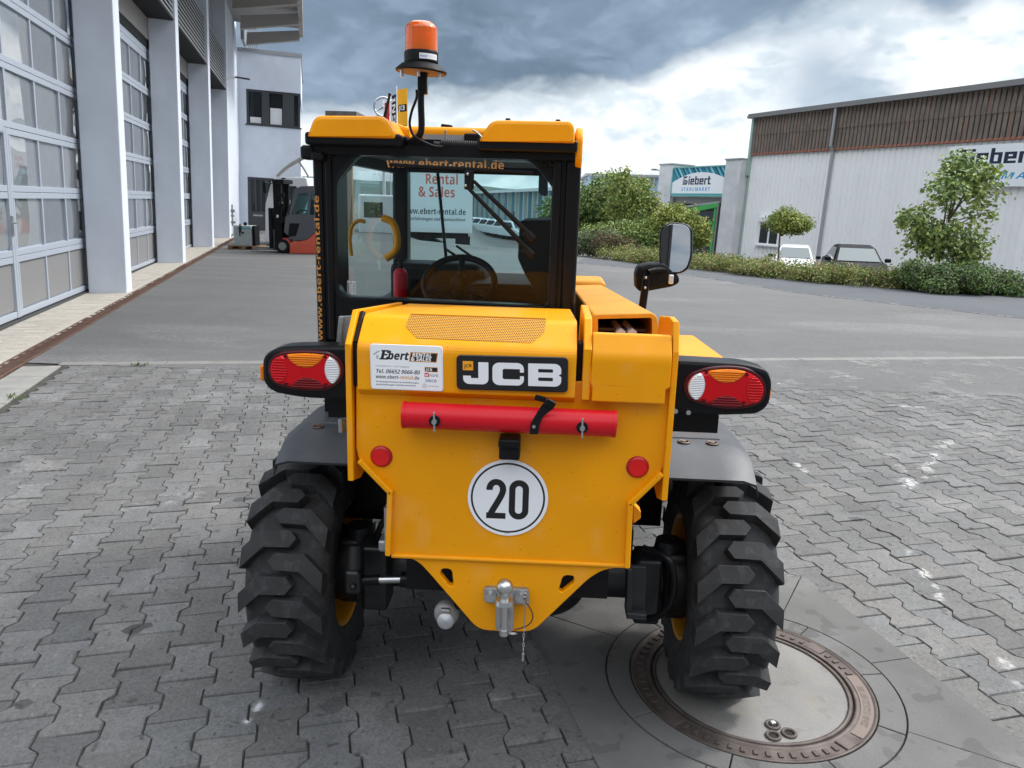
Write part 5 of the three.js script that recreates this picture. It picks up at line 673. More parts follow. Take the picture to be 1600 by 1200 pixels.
  { const t = textTex('www.ebert-rental.de', 1024, 104, 104, '#e2b070'), q = [[-0.542,1.794],[-0.154,1.797],[-0.155,1.836],[-0.542,1.834]].map((p) => [...p, -2.5925]); put('glass_lettering', quadGeo(...q), new THREE.MeshStandardMaterial({ map: t, transparent: true, alphaTest: 0.4, roughness: 0.6 }), cab);
    const v = textTex('www.ebert-rental.de', 1400, 110, 112, '#b9803a'), x0 = -0.785, x1 = -0.763; put('pillar_lettering', quadGeo([x1, 1.16, -2.5905], [x1, 1.765, -2.5905], [x0, 1.765, -2.5905], [x0, 1.16, -2.5905]), new THREE.MeshStandardMaterial({ map: v, transparent: true, alphaTest: 0.4, roughness: 0.6 }), cab);
    const g = canvasTex(128, 192, (c) => { c.clearRect(0, 0, 128, 192); c.fillStyle = '#c9ced2'; c.font = 'bold 40px sans-serif'; c.fillText('01-03', 8, 40, 110); seed = 61; c.font = '22px sans-serif'; for (let y = 64; y < 190; y += 20) c.fillText('E13 43R AS2', 8, y, 110); }); const q2 = [[-0.681,1.381],[-0.644,1.38],[-0.643,1.43],[-0.68,1.431]].map((p) => [...p, -2.592]); put('glass_marking', quadGeo(...q2), new THREE.MeshStandardMaterial({ map: g, transparent: true, alphaTest: 0.4, roughness: 0.6 }), cab); }
  // rear wiper
  { const b = [[-0.527,1.807],[-0.06,1.794]], k = [[-0.27,1.784],[-0.276,1.748],[-0.059,1.594],[-0.061,1.542],[-0.251,1.763]], w = put('rear_wiper', merge([rbox(Math.hypot(b[1][0] - b[0][0], b[1][1] - b[0][1]), 0.012, 0.012, 0.004, (b[0][0] + b[1][0]) / 2, (b[0][1] + b[1][1]) / 2, -2.566, 0, 0, Math.atan2(b[1][1] - b[0][1], b[1][0] - b[0][0])), cyl([...k[4], -2.55], [...k[2], -2.57], 0.0055, 0.009), cyl([...k[1], -2.55], [...k[3], -2.57], 0.0055, 0.009), rbox(0.03, 0.06, 0.02, 0.004, k[0][0] + 0.004, (k[0][1] + k[1][1]) / 2, -2.558), rbox(0.03, 0.045, 0.03, 0.01, k[2][0] - 0.008, k[2][1], -2.575, 0, 0, 0.8), rbox(0.03, 0.045, 0.03, 0.01, k[3][0] - 0.008, k[3][1], -2.575, 0, 0, 0.9)]), M.blackMatt, cab); put('wiper_pivot', merge([ball(k[0][0], k[0][1], -2.545, 0.005), ball(k[1][0], k[1][1], -2.545, 0.005)]), M.steel, cab); }
  { const p = [-0.789,1.839]; put('work_lamp', merge([rbox(0.05, 0.045, 0.06, 0.012, p[0] - 0.005, p[1], -2.6), cyl([p[0], p[1], -2.6], [p[0] + 0.08, p[1] + 0.005, -2.6], 0.014), rbox(0.04, 0.03, 0.05, 0.01, p[0] + 0.03, p[1] - 0.012, -2.58)]), M.blackMatt, cab); for (const q of [[-0.029,1.829],[-0.002,1.83]]) put('grommet', new THREE.TorusGeometry(0.01, 0.004, 8, 16).translate(q[0], q[1], -2.585), M.blackMatt, cab); }
  // --- roof
  const roof = put('roof', metre(merge([rb(-0.70, 0.04, 1.895, 1.945, -3.95, -2.75, 0.02)])), M.yellow);
  put('roof_frame', metre(merge([bb(-0.78, 0.085, 1.835, 1.868, -2.66, -2.575), rb(-0.79, -0.48, 1.86, 1.9, -3.2, -2.53, 0.01), rb(-0.24, 0.075, 1.855, 1.895, -3.2, -2.53, 0.01), bb(-0.48, -0.24, 1.87, 1.9, -3.6, -2.72), bb(-0.775, 0.08, 1.873, 1.895, -3.95, -2.66)])), M.black, roof);
  put('roof_panel', metre(bb(-0.44, -0.3, 1.872, 1.915, -2.74, -2.71)), M.louvre, roof); put('roof_speaker', metre(merge([rb(-0.30, -0.245, 1.87, 1.92, -2.72, -2.69, 0.006), new THREE.CylinderGeometry(0.02, 0.02, 0.01, 20).rotateX(Math.PI / 2).translate(-0.272, 1.892, -2.688)])), M.blackMatt, roof);
  const pod = (b, tIn, y0, ym, y1) => merge([frustum([b[0], b[1], -3.25, b[2]], [b[0] , b[1], -3.25, b[2] + 0.002], y0, ym), frustum([b[0], b[1], -3.25, b[2] + 0.002], tIn, ym, y1)]);
  const lp = [[-0.779,1.883],[-0.774,1.898],[-0.754,1.948],[-0.528,1.952],[-0.498,1.903],[-0.5,1.884]], rp = [[-0.234,1.883],[-0.226,1.898],[-0.198,1.948],[0.052,1.95],[0.063,1.93],[0.065,1.884]];
  function podGeo(o, depth, side) { // outline at the rear, tapering a little forward, rounded edges
    return metre(plate(rounded(o, [0.006, 0.012, 0.03, 0.03, 0.012, 0.006]), -2.52, depth, 0.012)); }
  const pl = put('roof_lamp_pod', podGeo(lp, 0.6, -1), M.yellow, roof), pr2 = put('roof_lamp_pod', podGeo(rp, 0.6, 1), M.yellow, roof);
  put('pod_flank', metre(merge([plate([[-0.566,1.959],[-0.484,1.933],[-0.48,1.9],[-0.571,1.898]], -2.7, 0.45, 0.01)])), M.yellow, roof);
  put('pod_flank', metre(sweepX(rounded([[-2.56, 1.91], [-2.56, 1.83], [-2.62, 1.80], [-3.3, 1.80], [-3.3, 1.93], [-2.6, 1.94]], 0.02), 0.07, 0.092, 0.006)), M.yellow, roof);
  for (const p of [[-0.718,1.954],[-0.569,1.955],[-0.149,1.957],[0.011,1.957]]) put('pod_bolt', merge([cyl([p[0], p[1] - 0.008, -2.6], [p[0], p[1] + 0.004, -2.6], 0.011, 0.007)]), M.blackMatt, roof);
  { const c = [[-0.362,1.871],[-0.212,1.867]], pts = []; for (let i = 0; i <= 520; i++) { const t = i / 520, a = t * Math.PI * 2 * 22; pts.push(V(lerp(c[0][0], c[1][0], t), lerp(c[0][1], c[1][1], t) + 0.017 * Math.sin(a), -2.60 + 0.017 * Math.cos(a))); } const g = new THREE.TubeGeometry(new THREE.CatmullRomCurve3(pts), 520, 0.0042, 6); const cc = put('coiled_cable', g, M.blackMatt, roof); put('cable_plug', merge([cyl([c[0][0] - 0.03, c[0][1] + 0.002, -2.62], [c[0][0], c[0][1], -2.63], 0.014, 0.014), cyl([c[1][0], c[1][1], -2.63], [c[1][0] + 0.05, c[1][1] + 0.002, -2.63], 0.013)]), M.blackMatt, cc);
    const w = [[-0.216,1.871],[-0.238,1.906],[-0.259,1.924],[-0.268,1.928]]; put('grey_cable', tube(w.map((p) => [p[0], p[1], -2.66]), 0.003), M.galv, cc); const f = [[-0.372,1.948],[-0.335,1.943],[-0.226,1.941]]; put('roof_aerial', merge([rbox(0.04, 0.016, 0.02, 0.005, f[0][0], f[0][1], -2.8, 0, 0, -0.1), cyl([f[0][0], f[0][1] - 0.002, -2.8], [f[2][0], f[2][1], -2.8], 0.002)]), M.blackMatt, roof); put('roof_clip', rbox(0.006, 0.05, 0.01, 0.002, ...[-0.358,1.9], -2.66), M.castGrey, roof); }
  { const a = [[-0.61,1.985],[-0.591,2.062]]; put('whip_aerial', merge([cyl([...a[0], -2.9], [...a[1], -2.9], 0.006, 0.004), ball(a[1][0], a[1][1], -2.9, 0.006)]), M.blackMatt, roof); }
  // --- amber beacon on its bent pole
  { const c = [-0.42,2.157], z = -2.55, y = (v) => 2.0 + v; const B = put('beacon', lathe([[0.036, 0.0], [0.046, 0.0], [0.047, 0.002], [0.047, 0.03], [0.044, 0.034]].map(([r, h]) => [r * 1.12, h]), 40).translate(c[0], 2.112, z), M.blackMatt);
    const rings = []; for (let i = 0; i <= 22; i++) { const t = i / 22; rings.push([0.0495 + (i % 2 ? 0.0012 : 0) - (t > 0.86 ? (t - 0.86) * 0.05 : 0) - t * 0.001, t * 0.078]); } rings.push([0.034, 0.084], [0, 0.085]);
    put('beacon_lens', lathe(rings, 48).translate(c[0], 2.145, z), M.orange, B); put('beacon_bulb', merge([cyl([c[0], 2.147, z], [c[0], 2.2, z], 0.016, 0.016), lathe([[0.0, 0], [0.036, 0.002], [0.03, 0.05], [0.0, 0.056]], 24).translate(c[0], 2.15, z)]), std([0.75, 0.30, 0.03], 0.35), B);
    put('beacon_flange', lathe([[0, 0.002], [0.078, -0.006], [0.080, 0.0], [0.062, 0.016], [0.05, 0.022], [0, 0.024]], 48).rotateZ(-0.05).translate(c[0], 2.09, z), M.blackMatt, B); put('beacon_underside', lathe([[0, 0], [0.074, -0.001]], 40).rotateZ(-0.05).translate(c[0], 2.0855, z), std([0.30, 0.18, 0.12], 0.8), B);
    put('beacon_bolt', merge([[0.06, 0.03], [-0.055, 0.04], [0, 0.065]].map(([x, q]) => cyl([c[0] + x, 2.09, z + q * 0.8], [c[0] + x, 2.066, z + q * 0.8], 0.005))), M.steel, B);
    const sTex = canvasTex(256, 48, (x) => { x.fillStyle = '#dfe3e8'; x.fillRect(0, 0, 256, 48); x.fillStyle = '#3a5a9a'; x.font = 'italic bold 30px sans-serif'; x.fillText('Beacon', 8, 35, 90); x.fillStyle = '#9aa0a8'; x.font = '22px sans-serif'; x.fillText('12-24 V  LED', 112, 32, 130); });
    const sg = new THREE.CylinderGeometry(0.0535, 0.0535, 0.016, 24, 1, true, 0.05, 1.2).translate(c[0], 2.126, z); put('beacon_label', sg, new THREE.MeshStandardMaterial({ map: sTex, roughness: 0.5 }), B);
    const px = [[-0.421,1.997],[-0.42,1.915],[-0.428,1.899],[-0.457,1.881],[-0.473,1.881]]; put('beacon_pole', merge([tube([[px[0][0], 2.07, z], [px[0][0], px[0][1], z], [px[1][0], px[1][1], z], [px[2][0] + 0.002, px[2][1], z], [px[3][0], px[3][1], z - 0.02], [px[4][0] - 0.01, px[4][1], z - 0.05]], 0.0105, 60), rbox(0.03, 0.055, 0.03, 0.004, c[0] + 0.005, 2.06, z), cyl([c[0] + 0.004, 2.05, z], [c[0] + 0.008, 2.02, z], 0.013, 0.013)]), M.black, B);
    const w = [[-0.431,2.032],[-0.431,2.01],[-0.447,1.966],[-0.453,1.928],[-0.441,1.897],[-0.413,1.879],[-0.372,1.864],[-0.348,1.863]]; put('beacon_cable', tube(w.map((p) => [p[0], p[1], z + 0.02]), 0.0042, 60), M.black, B); put('pole_clamp', rbox(0.03, 0.03, 0.04, 0.006, px[4][0] - 0.01, px[4][1], z - 0.05), M.blackMatt, B); }
  // --- right hand mirrors
  { const zm = -3.8, g = rounded([[0.523,1.584],[0.542,1.618],[0.577,1.631],[0.644,1.627],[0.67,1.601],[0.68,1.474],[0.667,1.413],[0.632,1.387],[0.577,1.388],[0.541,1.415],[0.529,1.457]], 0.02);
    const cxm = g.reduce((a, p) => a + p[0], 0) / g.length, cym = g.reduce((a, p) => a + p[1], 0) / g.length; const m = put('wing_mirror', metre(plate(g.map(([x, y]) => [(x - cxm) * 1.04, y - cym]), 0, 0.05, 0.012).rotateX(-0.05).rotateY(-0.27).translate(cxm, cym, zm)), M.black); const cx = 0.6, cy = g.reduce((a, p) => a + p[1], 0) / g.length, cxx = g.reduce((a, p) => a + p[0], 0) / g.length; const inner = g.map(([x, y]) => [(x - cxx) * 0.90, (y - cy) * 0.93]);
    const gl = plate(inner.map(([x, y]) => [x * 1.04, y]), 0.004, 0.004, 0.0005).rotateX(-0.05).rotateY(-0.27).translate(cxx, cy, zm + 0.0015); put('mirror_glass', gl, M.mirror, m);
    const h = [[0.419,1.385],[0.432,1.42],[0.481,1.434],[0.553,1.436],[0.629,1.376],[0.634,1.345],[0.601,1.325],[0.453,1.292],[0.424,1.313]], w = put('wide_angle_mirror', metre(plate(rounded(h, 0.015), -3.78, 0.12, 0.02)), M.blackMatt); put('indicator_lens', rbox(0.025, 0.045, 0.02, 0.006, ...[0.588,1.362], -3.775), M.lensClear, w);
    const a = [[0.472,1.386],[0.466,1.349],[0.461,1.288],[0.456,1.22],[0.451,1.163]]; put('mirror_arm', merge([tube(a.map((p) => [p[0], p[1], -3.74]), 0.019), tube([[a[0][0], a[0][1] + 0.01, -3.74], [a[0][0] + 0.05, a[0][1] + 0.02, -3.76], [a[0][0] + 0.1, a[0][1] + 0.015, -3.8]], 0.012)]), M.black, m); for (const p of [[0.461,1.37],[0.461,1.322]]) put('arm_bolt', ball(p[0], p[1], -3.722, 0.007), M.steel, m); }
}
// ---------------------------------------------------------------- vegetation
function leaves(blobs, count, size, cols, o = {}) { // blobs: [x, y, z, rx, ry, rz]; small folded leaves, thicker towards the outside, in sprigs
  const pos = [], col = [], vol = blobs.map((b) => Math.pow(b[3] * b[4] * b[5], 0.72)), tot = vol.reduce((a, b) => a + b, 0), n = V(), a = V(), b = V(), q = V();
  for (let s = 0; s < count; s++) {
    let t = rnd() * tot, i = 0; while (t > vol[i] && i < blobs.length - 1) t -= vol[i++];
    const B = blobs[i], u = rr(-1, 1), ph = rnd() * 6.283, r = Math.pow(rnd(), o.shell ?? 0.38) * (0.86 + 0.3 * rnd()), w = Math.sqrt(1 - u * u), d = V(w * Math.cos(ph), u, w * Math.sin(ph));
    const cx = B[0] + d.x * B[3] * r, cy = B[1] + d.y * B[4] * r, cz = B[2] + d.z * B[5] * r;
    if (o.floor !== undefined && cy < o.floor) continue;
    if (o.gap && fbm(cx * o.gap, cy * o.gap, cz * o.gap, 2) < (o.hole ?? 0.4)) continue;
    const tone = cols[(rnd() * cols.length) | 0], k = rr(0.75, 1.25), m = o.sprig ?? 3;
    for (let e = 0; e < m; e++) {
      n.set(d.x * 0.6 + rr(-0.8, 0.8), 0.55 + d.y * 0.4 + rr(-0.6, 0.6), d.z * 0.6 + rr(-0.8, 0.8)).normalize(); a.set(rr(-1, 1), rr(-1, 0.4), rr(-1, 1)).cross(n).normalize(); b.copy(n).cross(a);
      const L2 = size * rr(0.6, 1.25), W2 = L2 * (o.slim ?? 0.55), x = cx + rr(-1, 1) * size * 1.1, y = cy + rr(-1, 1) * size * 0.9, z = cz + rr(-1, 1) * size * 1.1;
      const P = (f, g, h) => [x + a.x * f + b.x * g + n.x * h, y + a.y * f + b.y * g + n.y * h, z + a.z * f + b.z * g + n.z * h], p0 = P(-L2 * 0.5, 0, 0), p1 = P(0, -W2 * 0.5, L2 * 0.12), p2 = P(L2 * 0.5, 0, -L2 * 0.08), p3 = P(0, W2 * 0.5, L2 * 0.12);
      pos.push(...p0, ...p1, ...p2, ...p0, ...p2, ...p3); for (let c = 0; c < 6; c++) col.push(tone[0] * k, tone[1] * k, tone[2] * k);
    }
  }
  const g = new THREE.BufferGeometry(); g.setAttribute('position', new THREE.Float32BufferAttribute(pos, 3)); g.setAttribute('color', new THREE.Float32BufferAttribute(col, 3)); g.computeVertexNormals(); return g;
}
const leafMat = new THREE.MeshPhysicalMaterial({ vertexColors: true, roughness: 0.62, side: THREE.DoubleSide, transmission: 0.25, thickness: 0, ior: 1.4 });
const GREEN = [[0.197, 0.286, 0.077], [0.262, 0.347, 0.090], [0.143, 0.224, 0.065], [0.340, 0.388, 0.114]], DEEP = [[0.089, 0.163, 0.047], [0.121, 0.211, 0.060], [0.166, 0.250, 0.064]], OLIVE = [[0.306, 0.347, 0.072], [0.224, 0.295, 0.061], [0.388, 0.388, 0.082], [0.163, 0.245, 0.052]], HEDGE = [[0.232, 0.290, 0.079], [0.301, 0.331, 0.102], [0.174, 0.238, 0.068], [0.371, 0.290, 0.137]];
function limb(a, b, r0, r1, bend = 0.1) { const m = [lerp(a[0], b[0], 0.5) + rr(-bend, bend), lerp(a[1], b[1], 0.5), lerp(a[2], b[2], 0.5) + rr(-bend, bend)]; const c = new THREE.CatmullRomCurve3([V(...a), V(...m), V(...b)]), g = new THREE.TubeGeometry(c, 8, 1, 7), p = g.attributes.position, k = new THREE.Vector3(); for (let i = 0; i < p.count; i++) { const t = Math.floor(i / 8) / 8; c.getPointAt(t, k); const r = lerp(r0, r1, t); p.setXYZ(i, k.x + (p.getX(i) - k.x) * r, k.y + (p.getY(i) - k.y) * r, k.z + (p.getZ(i) - k.z) * r); } g.computeVertexNormals(); return metre(g); }
function tree(name, label, cat, at, blobs, n, size, cols, trunkR, top, opt = {}) {
  const t = base(name, at); tag(t, label, cat); seed = (blobs.length * 7919 + n * 31 + Math.round(at[0] * 100)) >>> 0;
  const list = [limb([0, -0.1, 0], [rr(-0.1, 0.1), top, 0], trunkR, trunkR * 0.4, trunkR)]; for (const b of blobs) list.push(limb([0, Math.max(0.1, Math.min(top * 0.8, b[1] - b[4] * 1.2)), 0], [b[0], b[1] + b[4] * 0.4, b[2]], trunkR * 0.5, trunkR * 0.12, trunkR * 2));
  if (trunkR > 0) mesh('trunk', merge(list), M.bark, t); mesh('crown', leaves(blobs, n, size, cols, opt), leafMat, t); return t;
}
const gy = (x, z) => groundY(x, z) - 0.07;
{ // young maple by the warehouse
  const z = -20, P = [[9.776,0.392],[10.104,2.747],[9.617,2.25],[10.378,2.272],[9.014,1.543],[9.918,1.493],[10.723,1.748],[9.352,0.93],[10.435,0.964],[8.694,1.611],[11.044,1.757],[10.206,0.643],[9.669,1.097],[9.922,2.936],[10.406,2.755]], S = 20 / 1210 / 0.97, R = [0, 34, 42, 36, 34, 48, 24, 34, 30, 15, 14, 26, 32, 20, 18];
  const o = P[0], g = -0.2; tree('maple_tree', 'young maple with large bright leaves standing before the warehouse banner', 'tree', [o[0], g, z], P.slice(1).map((p, i) => [p[0] - o[0], p[1] - g, rr(-0.4, 0.4), R[i + 1] * S, R[i + 1] * S * 0.8, R[i + 1] * S]), 1700, 0.12, GREEN, 0.04, 2.2, { sprig: 4, slim: 0.8, shell: 0.5, gap: 2.2, hole: 0.42 });
}
{ const z = -28, P = [[8.079,0.022],[8.168,1.262]], S = 28 / 1210 / 0.97, g = gy(P[0][0], z); tree('globe_tree', 'small globe shaped tree on a thin stem before the warehouse window', 'tree', [P[0][0], g, z], [[0.2, P[1][1] - g, 0, 33 * S, 15 * S, 30 * S], [0.05, P[1][1] - g + 0.12, 0.1, 20 * S, 17 * S, 20 * S], [0.5, P[1][1] - g - 0.05, 0, 19 * S, 12 * S, 20 * S]], 2200, 0.10, OLIVE, 0.05, P[1][1] - g, { shell: 0.3 }); }
{ const z = -38, P = [[2.189,-0.247],[1.645,1.393],[2.679,1.958],[3.779,1.306],[1.21,0.932],[2.31,0.362],[0.585,1.213],[3.199,0.841]], S = 38 / 1210 / 0.97, R = [0, 38, 40, 38, 30, 38, 34, 36], g = gy(P[0][0], z); tree('dense_tree', 'dense dark green tree standing nearest the cab', 'tree', [P[0][0], g, z], P.slice(1).map((p, i) => [p[0] - P[0][0], p[1] - g, rr(-0.8, 0.8), R[i + 1] * S, R[i + 1] * S * 0.9, R[i + 1] * S]), 7000, 0.20, DEEP.concat(GREEN), 0.16, 3, { shell: 0.3 }); }
{ const z = -34, P = [[3.471,-0.077],[3.323,2.273],[2.841,2.654],[3.853,2.419],[4.247,1.771],[2.823,1.598],[3.508,1.484],[3.009,2.998]], S = 34 / 1210 / 0.97, R = [0, 26, 18, 20, 18, 20, 22, 9], g = gy(P[0][0], z); tree('loose_tree', 'loose light green tree with a thin visible trunk left of the shop entrance', 'tree', [P[0][0], g, z], P.slice(1).map((p, i) => [p[0] - P[0][0], p[1] - g, rr(-0.5, 0.5), R[i + 1] * S, R[i + 1] * S, R[i + 1] * S]), 1700, 0.14, OLIVE.concat(GREEN), 0.07, 2.9, { shell: 0.5 }); }
{ const z = -30, P = [[4.815,-0.053],[4.731,1.04],[4.216,0.883],[5.294,0.868],[4.587,1.365],[5.675,0.595],[3.994,0.639]], S = 30 / 1210 / 0.97, R = [0, 34, 26, 26, 18, 16, 14], g = gy(P[0][0], z); tree('round_tree', 'low round topped tree with yellowish young leaves behind the machine mirror', 'tree', [P[0][0], g, z], P.slice(1).map((p, i) => [p[0] - P[0][0], p[1] - g, rr(-0.3, 0.3), R[i + 1] * S, R[i + 1] * S * 0.85, R[i + 1] * S]), 4200, 0.13, OLIVE, 0.08, 1.2, { shell: 0.3 }); }
function shrub(name, label, cat, pts, n, size, cols, opt) { const t = base(name, [pts[0][0], 0, pts[0][2]]); tag(t, label, cat); seed = n * 17 + 3; mesh('foliage', leaves(pts.map((p) => [p[0] - pts[0][0], p[1], p[2] - pts[0][2], ...p.slice(3)]), n, size, cols, opt), leafMat, t); const st = []; for (const p of pts) for (let i = 0; i < 3; i++) st.push(limb([p[0] - pts[0][0] + rr(-0.1, 0.1), -0.05, p[2] - pts[0][2]], [p[0] - pts[0][0] + rr(-0.5, 0.5) * p[3], p[1] + p[4] * 0.3, p[2] - pts[0][2] + rr(-0.4, 0.4) * p[5]], 0.02, 0.006, 0.08)); mesh('stem', merge(st), M.bark, t); return t; }
{ // hedge along the road
  const F = [[1.387,-25.52],[2.044,-24.663],[2.73,-23.64],[3.431,-23.198],[4.06,-22.307],[4.567,-21.456],[5.072,-20.681],[5.592,-20.152],[6.101,-19.492],[6.61,-18.887],[7.215,-18.5],[7.794,-18.13],[8.385,-17.915]];
  const pts = []; seed = 808; for (let i = 0; i + 1 < F.length; i++) for (let k = 0; k < 3; k++) { const t = (k + 0.5) / 3, x = lerp(F[i][0], F[i + 1][0], t), z = lerp(F[i][1], F[i + 1][1], t), dx = F[i + 1][0] - F[i][0], dz = F[i + 1][1] - F[i][1], l = Math.hypot(dx, dz), nx = dz / l * -1, nz = dx / l; const sg = nz < 0 ? 1 : -1; for (const d of [0.42, 1.1]) pts.push([x + sg * nx * d + rr(-0.1, 0.1), rr(0.06, 0.22), z + sg * nz * d, rr(0.35, 0.62), rr(0.14, 0.36), 0.5]); }
  shrub('hedge', 'low loose hedge of arching green shrubs along the road', 'hedge', pts, 15000, 0.085, HEDGE, { shell: 0.45, floor: 0.0, slim: 0.42, gap: 1.6, hole: 0.36 });
  const G = [[8.352,0.374,-17.9],[8.847,0.347,-17.9],[9.34,0.335,-17.9],[9.832,0.323,-17.9],[10.268,0.223,-17.9],[8.668,0.141,-17.9],[9.232,0.131,-17.9],[9.793,0.136,-17.9],[10.292,0.081,-17.9]]; shrub('dark_shrub', 'bushy dark green shrub under the maple at the end of the hedge', 'shrub', G.map((p, i) => [p[0], Math.max(0.16, p[1]), p[2] + (i % 3) * 0.25 - 0.3, 0.36, i < 5 ? 0.32 : 0.22, 0.45]), 7000, 0.07, DEEP.concat([[0.09, 0.10, 0.045]]), { shell: 0.32, floor: -0.02 });
  const A = [[1.046,0.27,-28],[1.494,0.373,-28],[1.943,0.432,-28]]; shrub('pale_shrub', 'pale grey green shrub at the left end of the hedge', 'shrub', A.map((p) => [p[0], p[1] + 0.05, p[2], 0.5, 0.42, 0.5]), 1800, 0.09, [[0.13, 0.18, 0.07], [0.20, 0.24, 0.15], [0.10, 0.15, 0.045]], { floor: 0 });
  const C = [[2.31,0.587,-30],[3.03,0.657,-30],[3.64,0.533,-30],[4.13,0.405,-30],[1.712,0.474,-30]]; shrub('green_shrub', 'fresh green shrubs in front of the trees', 'shrub', C.map((p) => [p[0], p[1], p[2], 0.75, 0.5, 0.6]), 4200, 0.11, GREEN, { floor: -0.3 });
  const tw = base('brown_shrub', [...[1.633,-24.479], 0].length ? [[1.677,-26.924][0], 0, [1.677,-26.924][1]] : [0, 0, 0]); tag(tw, 'reddish brown twiggy bush at the near end of the hedge', 'shrub'); seed = 99; mesh('foliage', leaves([[0.3, 0.4, 0, 0.6, 0.45, 0.5], [0.9, 0.3, 0.2, 0.5, 0.35, 0.4]], 1300, 0.08, [[0.14, 0.12, 0.05], [0.10, 0.12, 0.04], [0.17, 0.10, 0.06]], { floor: 0 }), leafMat, tw);
}
{ // grass tufts growing in the joints by the drain
  const g = []; seed = 31; for (const [x, z] of [[-4.382,-6.074],[-4.055,-7.426],[-4.076,-7.391],[-4.377,-5.988]]) for (let i = 0; i < 16; i++) { const a = rnd() * 6.28, r = rr(0.01, 0.04), px = x + rr(-0.09, 0.09), pz = z + rr(-0.03, 0.03); g.push(quadGeo([px - 0.003, 0, pz], [px + 0.003, 0, pz], [px + Math.cos(a) * r + 0.001, rr(0.008, 0.025), pz + Math.sin(a) * r], [px + Math.cos(a) * r, rr(0.015, 0.04), pz + Math.sin(a) * r])); }
  tag(mesh('grass', merge(g), new THREE.MeshStandardMaterial({ color: L(0.09, 0.13, 0.035), roughness: 0.8, side: THREE.DoubleSide })), 'small tufts of grass in the paving joints', null, null, 'stuff');
}
// ---------------------------------------------------------------- vehicles
function car(name, label, paint, at, turn) {
  const c = base(name, at, turn); tag(c, label, 'car');
  const prof = rounded([[-2.1, 0.25], [-2.12, 0.62], [-1.95, 0.74], [-1.0, 0.95], [1.75, 0.98], [2.05, 0.9], [2.1, 0.3]], 0.12);      // front at -z side of the profile
  const b = sweepX(prof.map(([z, y]) => [-z, y]), -0.86, 0.86, 0.06);
  const cabin = sweepX(rounded([[1.02, 0.9], [0.10, 1.42], [-0.5, 1.48], [-1.3, 1.43], [-1.95, 0.98], [-1.95, 0.9]], 0.14), -0.77, 0.77, 0.09); { const p = cabin.attributes.position; for (let i = 0; i < p.count; i++) { const t = clamp((p.getY(i) - 0.93) / 0.52); p.setX(i, p.getX(i) * (1 - 0.26 * t)); } cabin.computeVertexNormals(); }
  mesh('body', merge([b, cabin]), paint, c);
  mesh('windscreen', quadGeo([-0.67, 0.985, 0.905], [0.67, 0.985, 0.905], [0.535, 1.375, 0.215], [-0.535, 1.375, 0.215]), phy([0.10, 0.13, 0.14], 0.02), c);
  for (const s of [-1, 1]) { mesh('side_window', quadGeo([s * 0.765, 0.99, 0.62], [s * 0.765, 0.99, -1.5], [s * 0.62, 1.37, -1.2], [s * 0.62, 1.37, 0.02]), M.glassDark, c); mesh('door_mirror', rbox(0.2, 0.13, 0.1, 0.04, s * 0.94, 1.02, 0.62), M.blackMatt, c); mesh('headlight', rbox(0.36, 0.12, 0.2, 0.05, s * 0.62, 0.68, 2.0), M.lensClear, c); }
  for (const z of [-1.3, 1.35]) for (const s of [-1, 1]) mesh('wheel', cyl([s * 0.66, 0.31, z], [s * 0.84, 0.31, z], 0.31, 0.31, 24), M.blackMatt, c);
  mesh('number_plate', rbox(0.5, 0.11, 0.02, 0.005, 0, 0.5, 2.12), M.white, c); mesh('grille', rbox(0.7, 0.1, 0.05, 0.02, 0, 0.66, 2.09), M.blackMatt, c);
  return c;
}
{ const p = [10.501,0.275,-27], q = [9.673,-0.044,-31.5]; car('dark_car', 'dark grey car parked behind the hedge by the drainpipe', phy([0.010, 0.012, 0.016], 0.5, { specularIntensity: 0.15 }), [p[0], -0.86, -27.5], -0.22); car('white_car', 'white car half hidden by the hedge below the globe tree', phy([0.68, 0.70, 0.72], 0.3, { clearcoat: 1 }), [q[0], -0.98, -31.5], -0.3).scale.setScalar(0.93); }
{ const row = car('parked_car', 'pale car in the row parked before the blue hall', phy([0.66, 0.72, 0.75], 0.3, { clearcoat: 1 }), [0, -1.2, -70], 0.5); const P = [[-6.885,-1.58,-72],[-6.237,-1.56,-72],[-5.59,-1.54,-72],[-4.944,-1.521,-72],[-4.296,-1.559,-72],[-3.649,-1.596,-72]]; P.forEach((p, i) => { const c = i ? row.clone() : row; if (i) { c.name = numbered('parked_car'); scene.add(c); } c.position.set(p[0] + 0.2 * i, -1.25, -76 + i * 2.4); c.userData = { ...row.userData, label: ['first', 'second', 'third', 'fourth', 'fifth', 'sixth'][i] + ' pale car from the left in the row before the blue hall', group: 'cars parked in a row before the blue hall' }; }); }
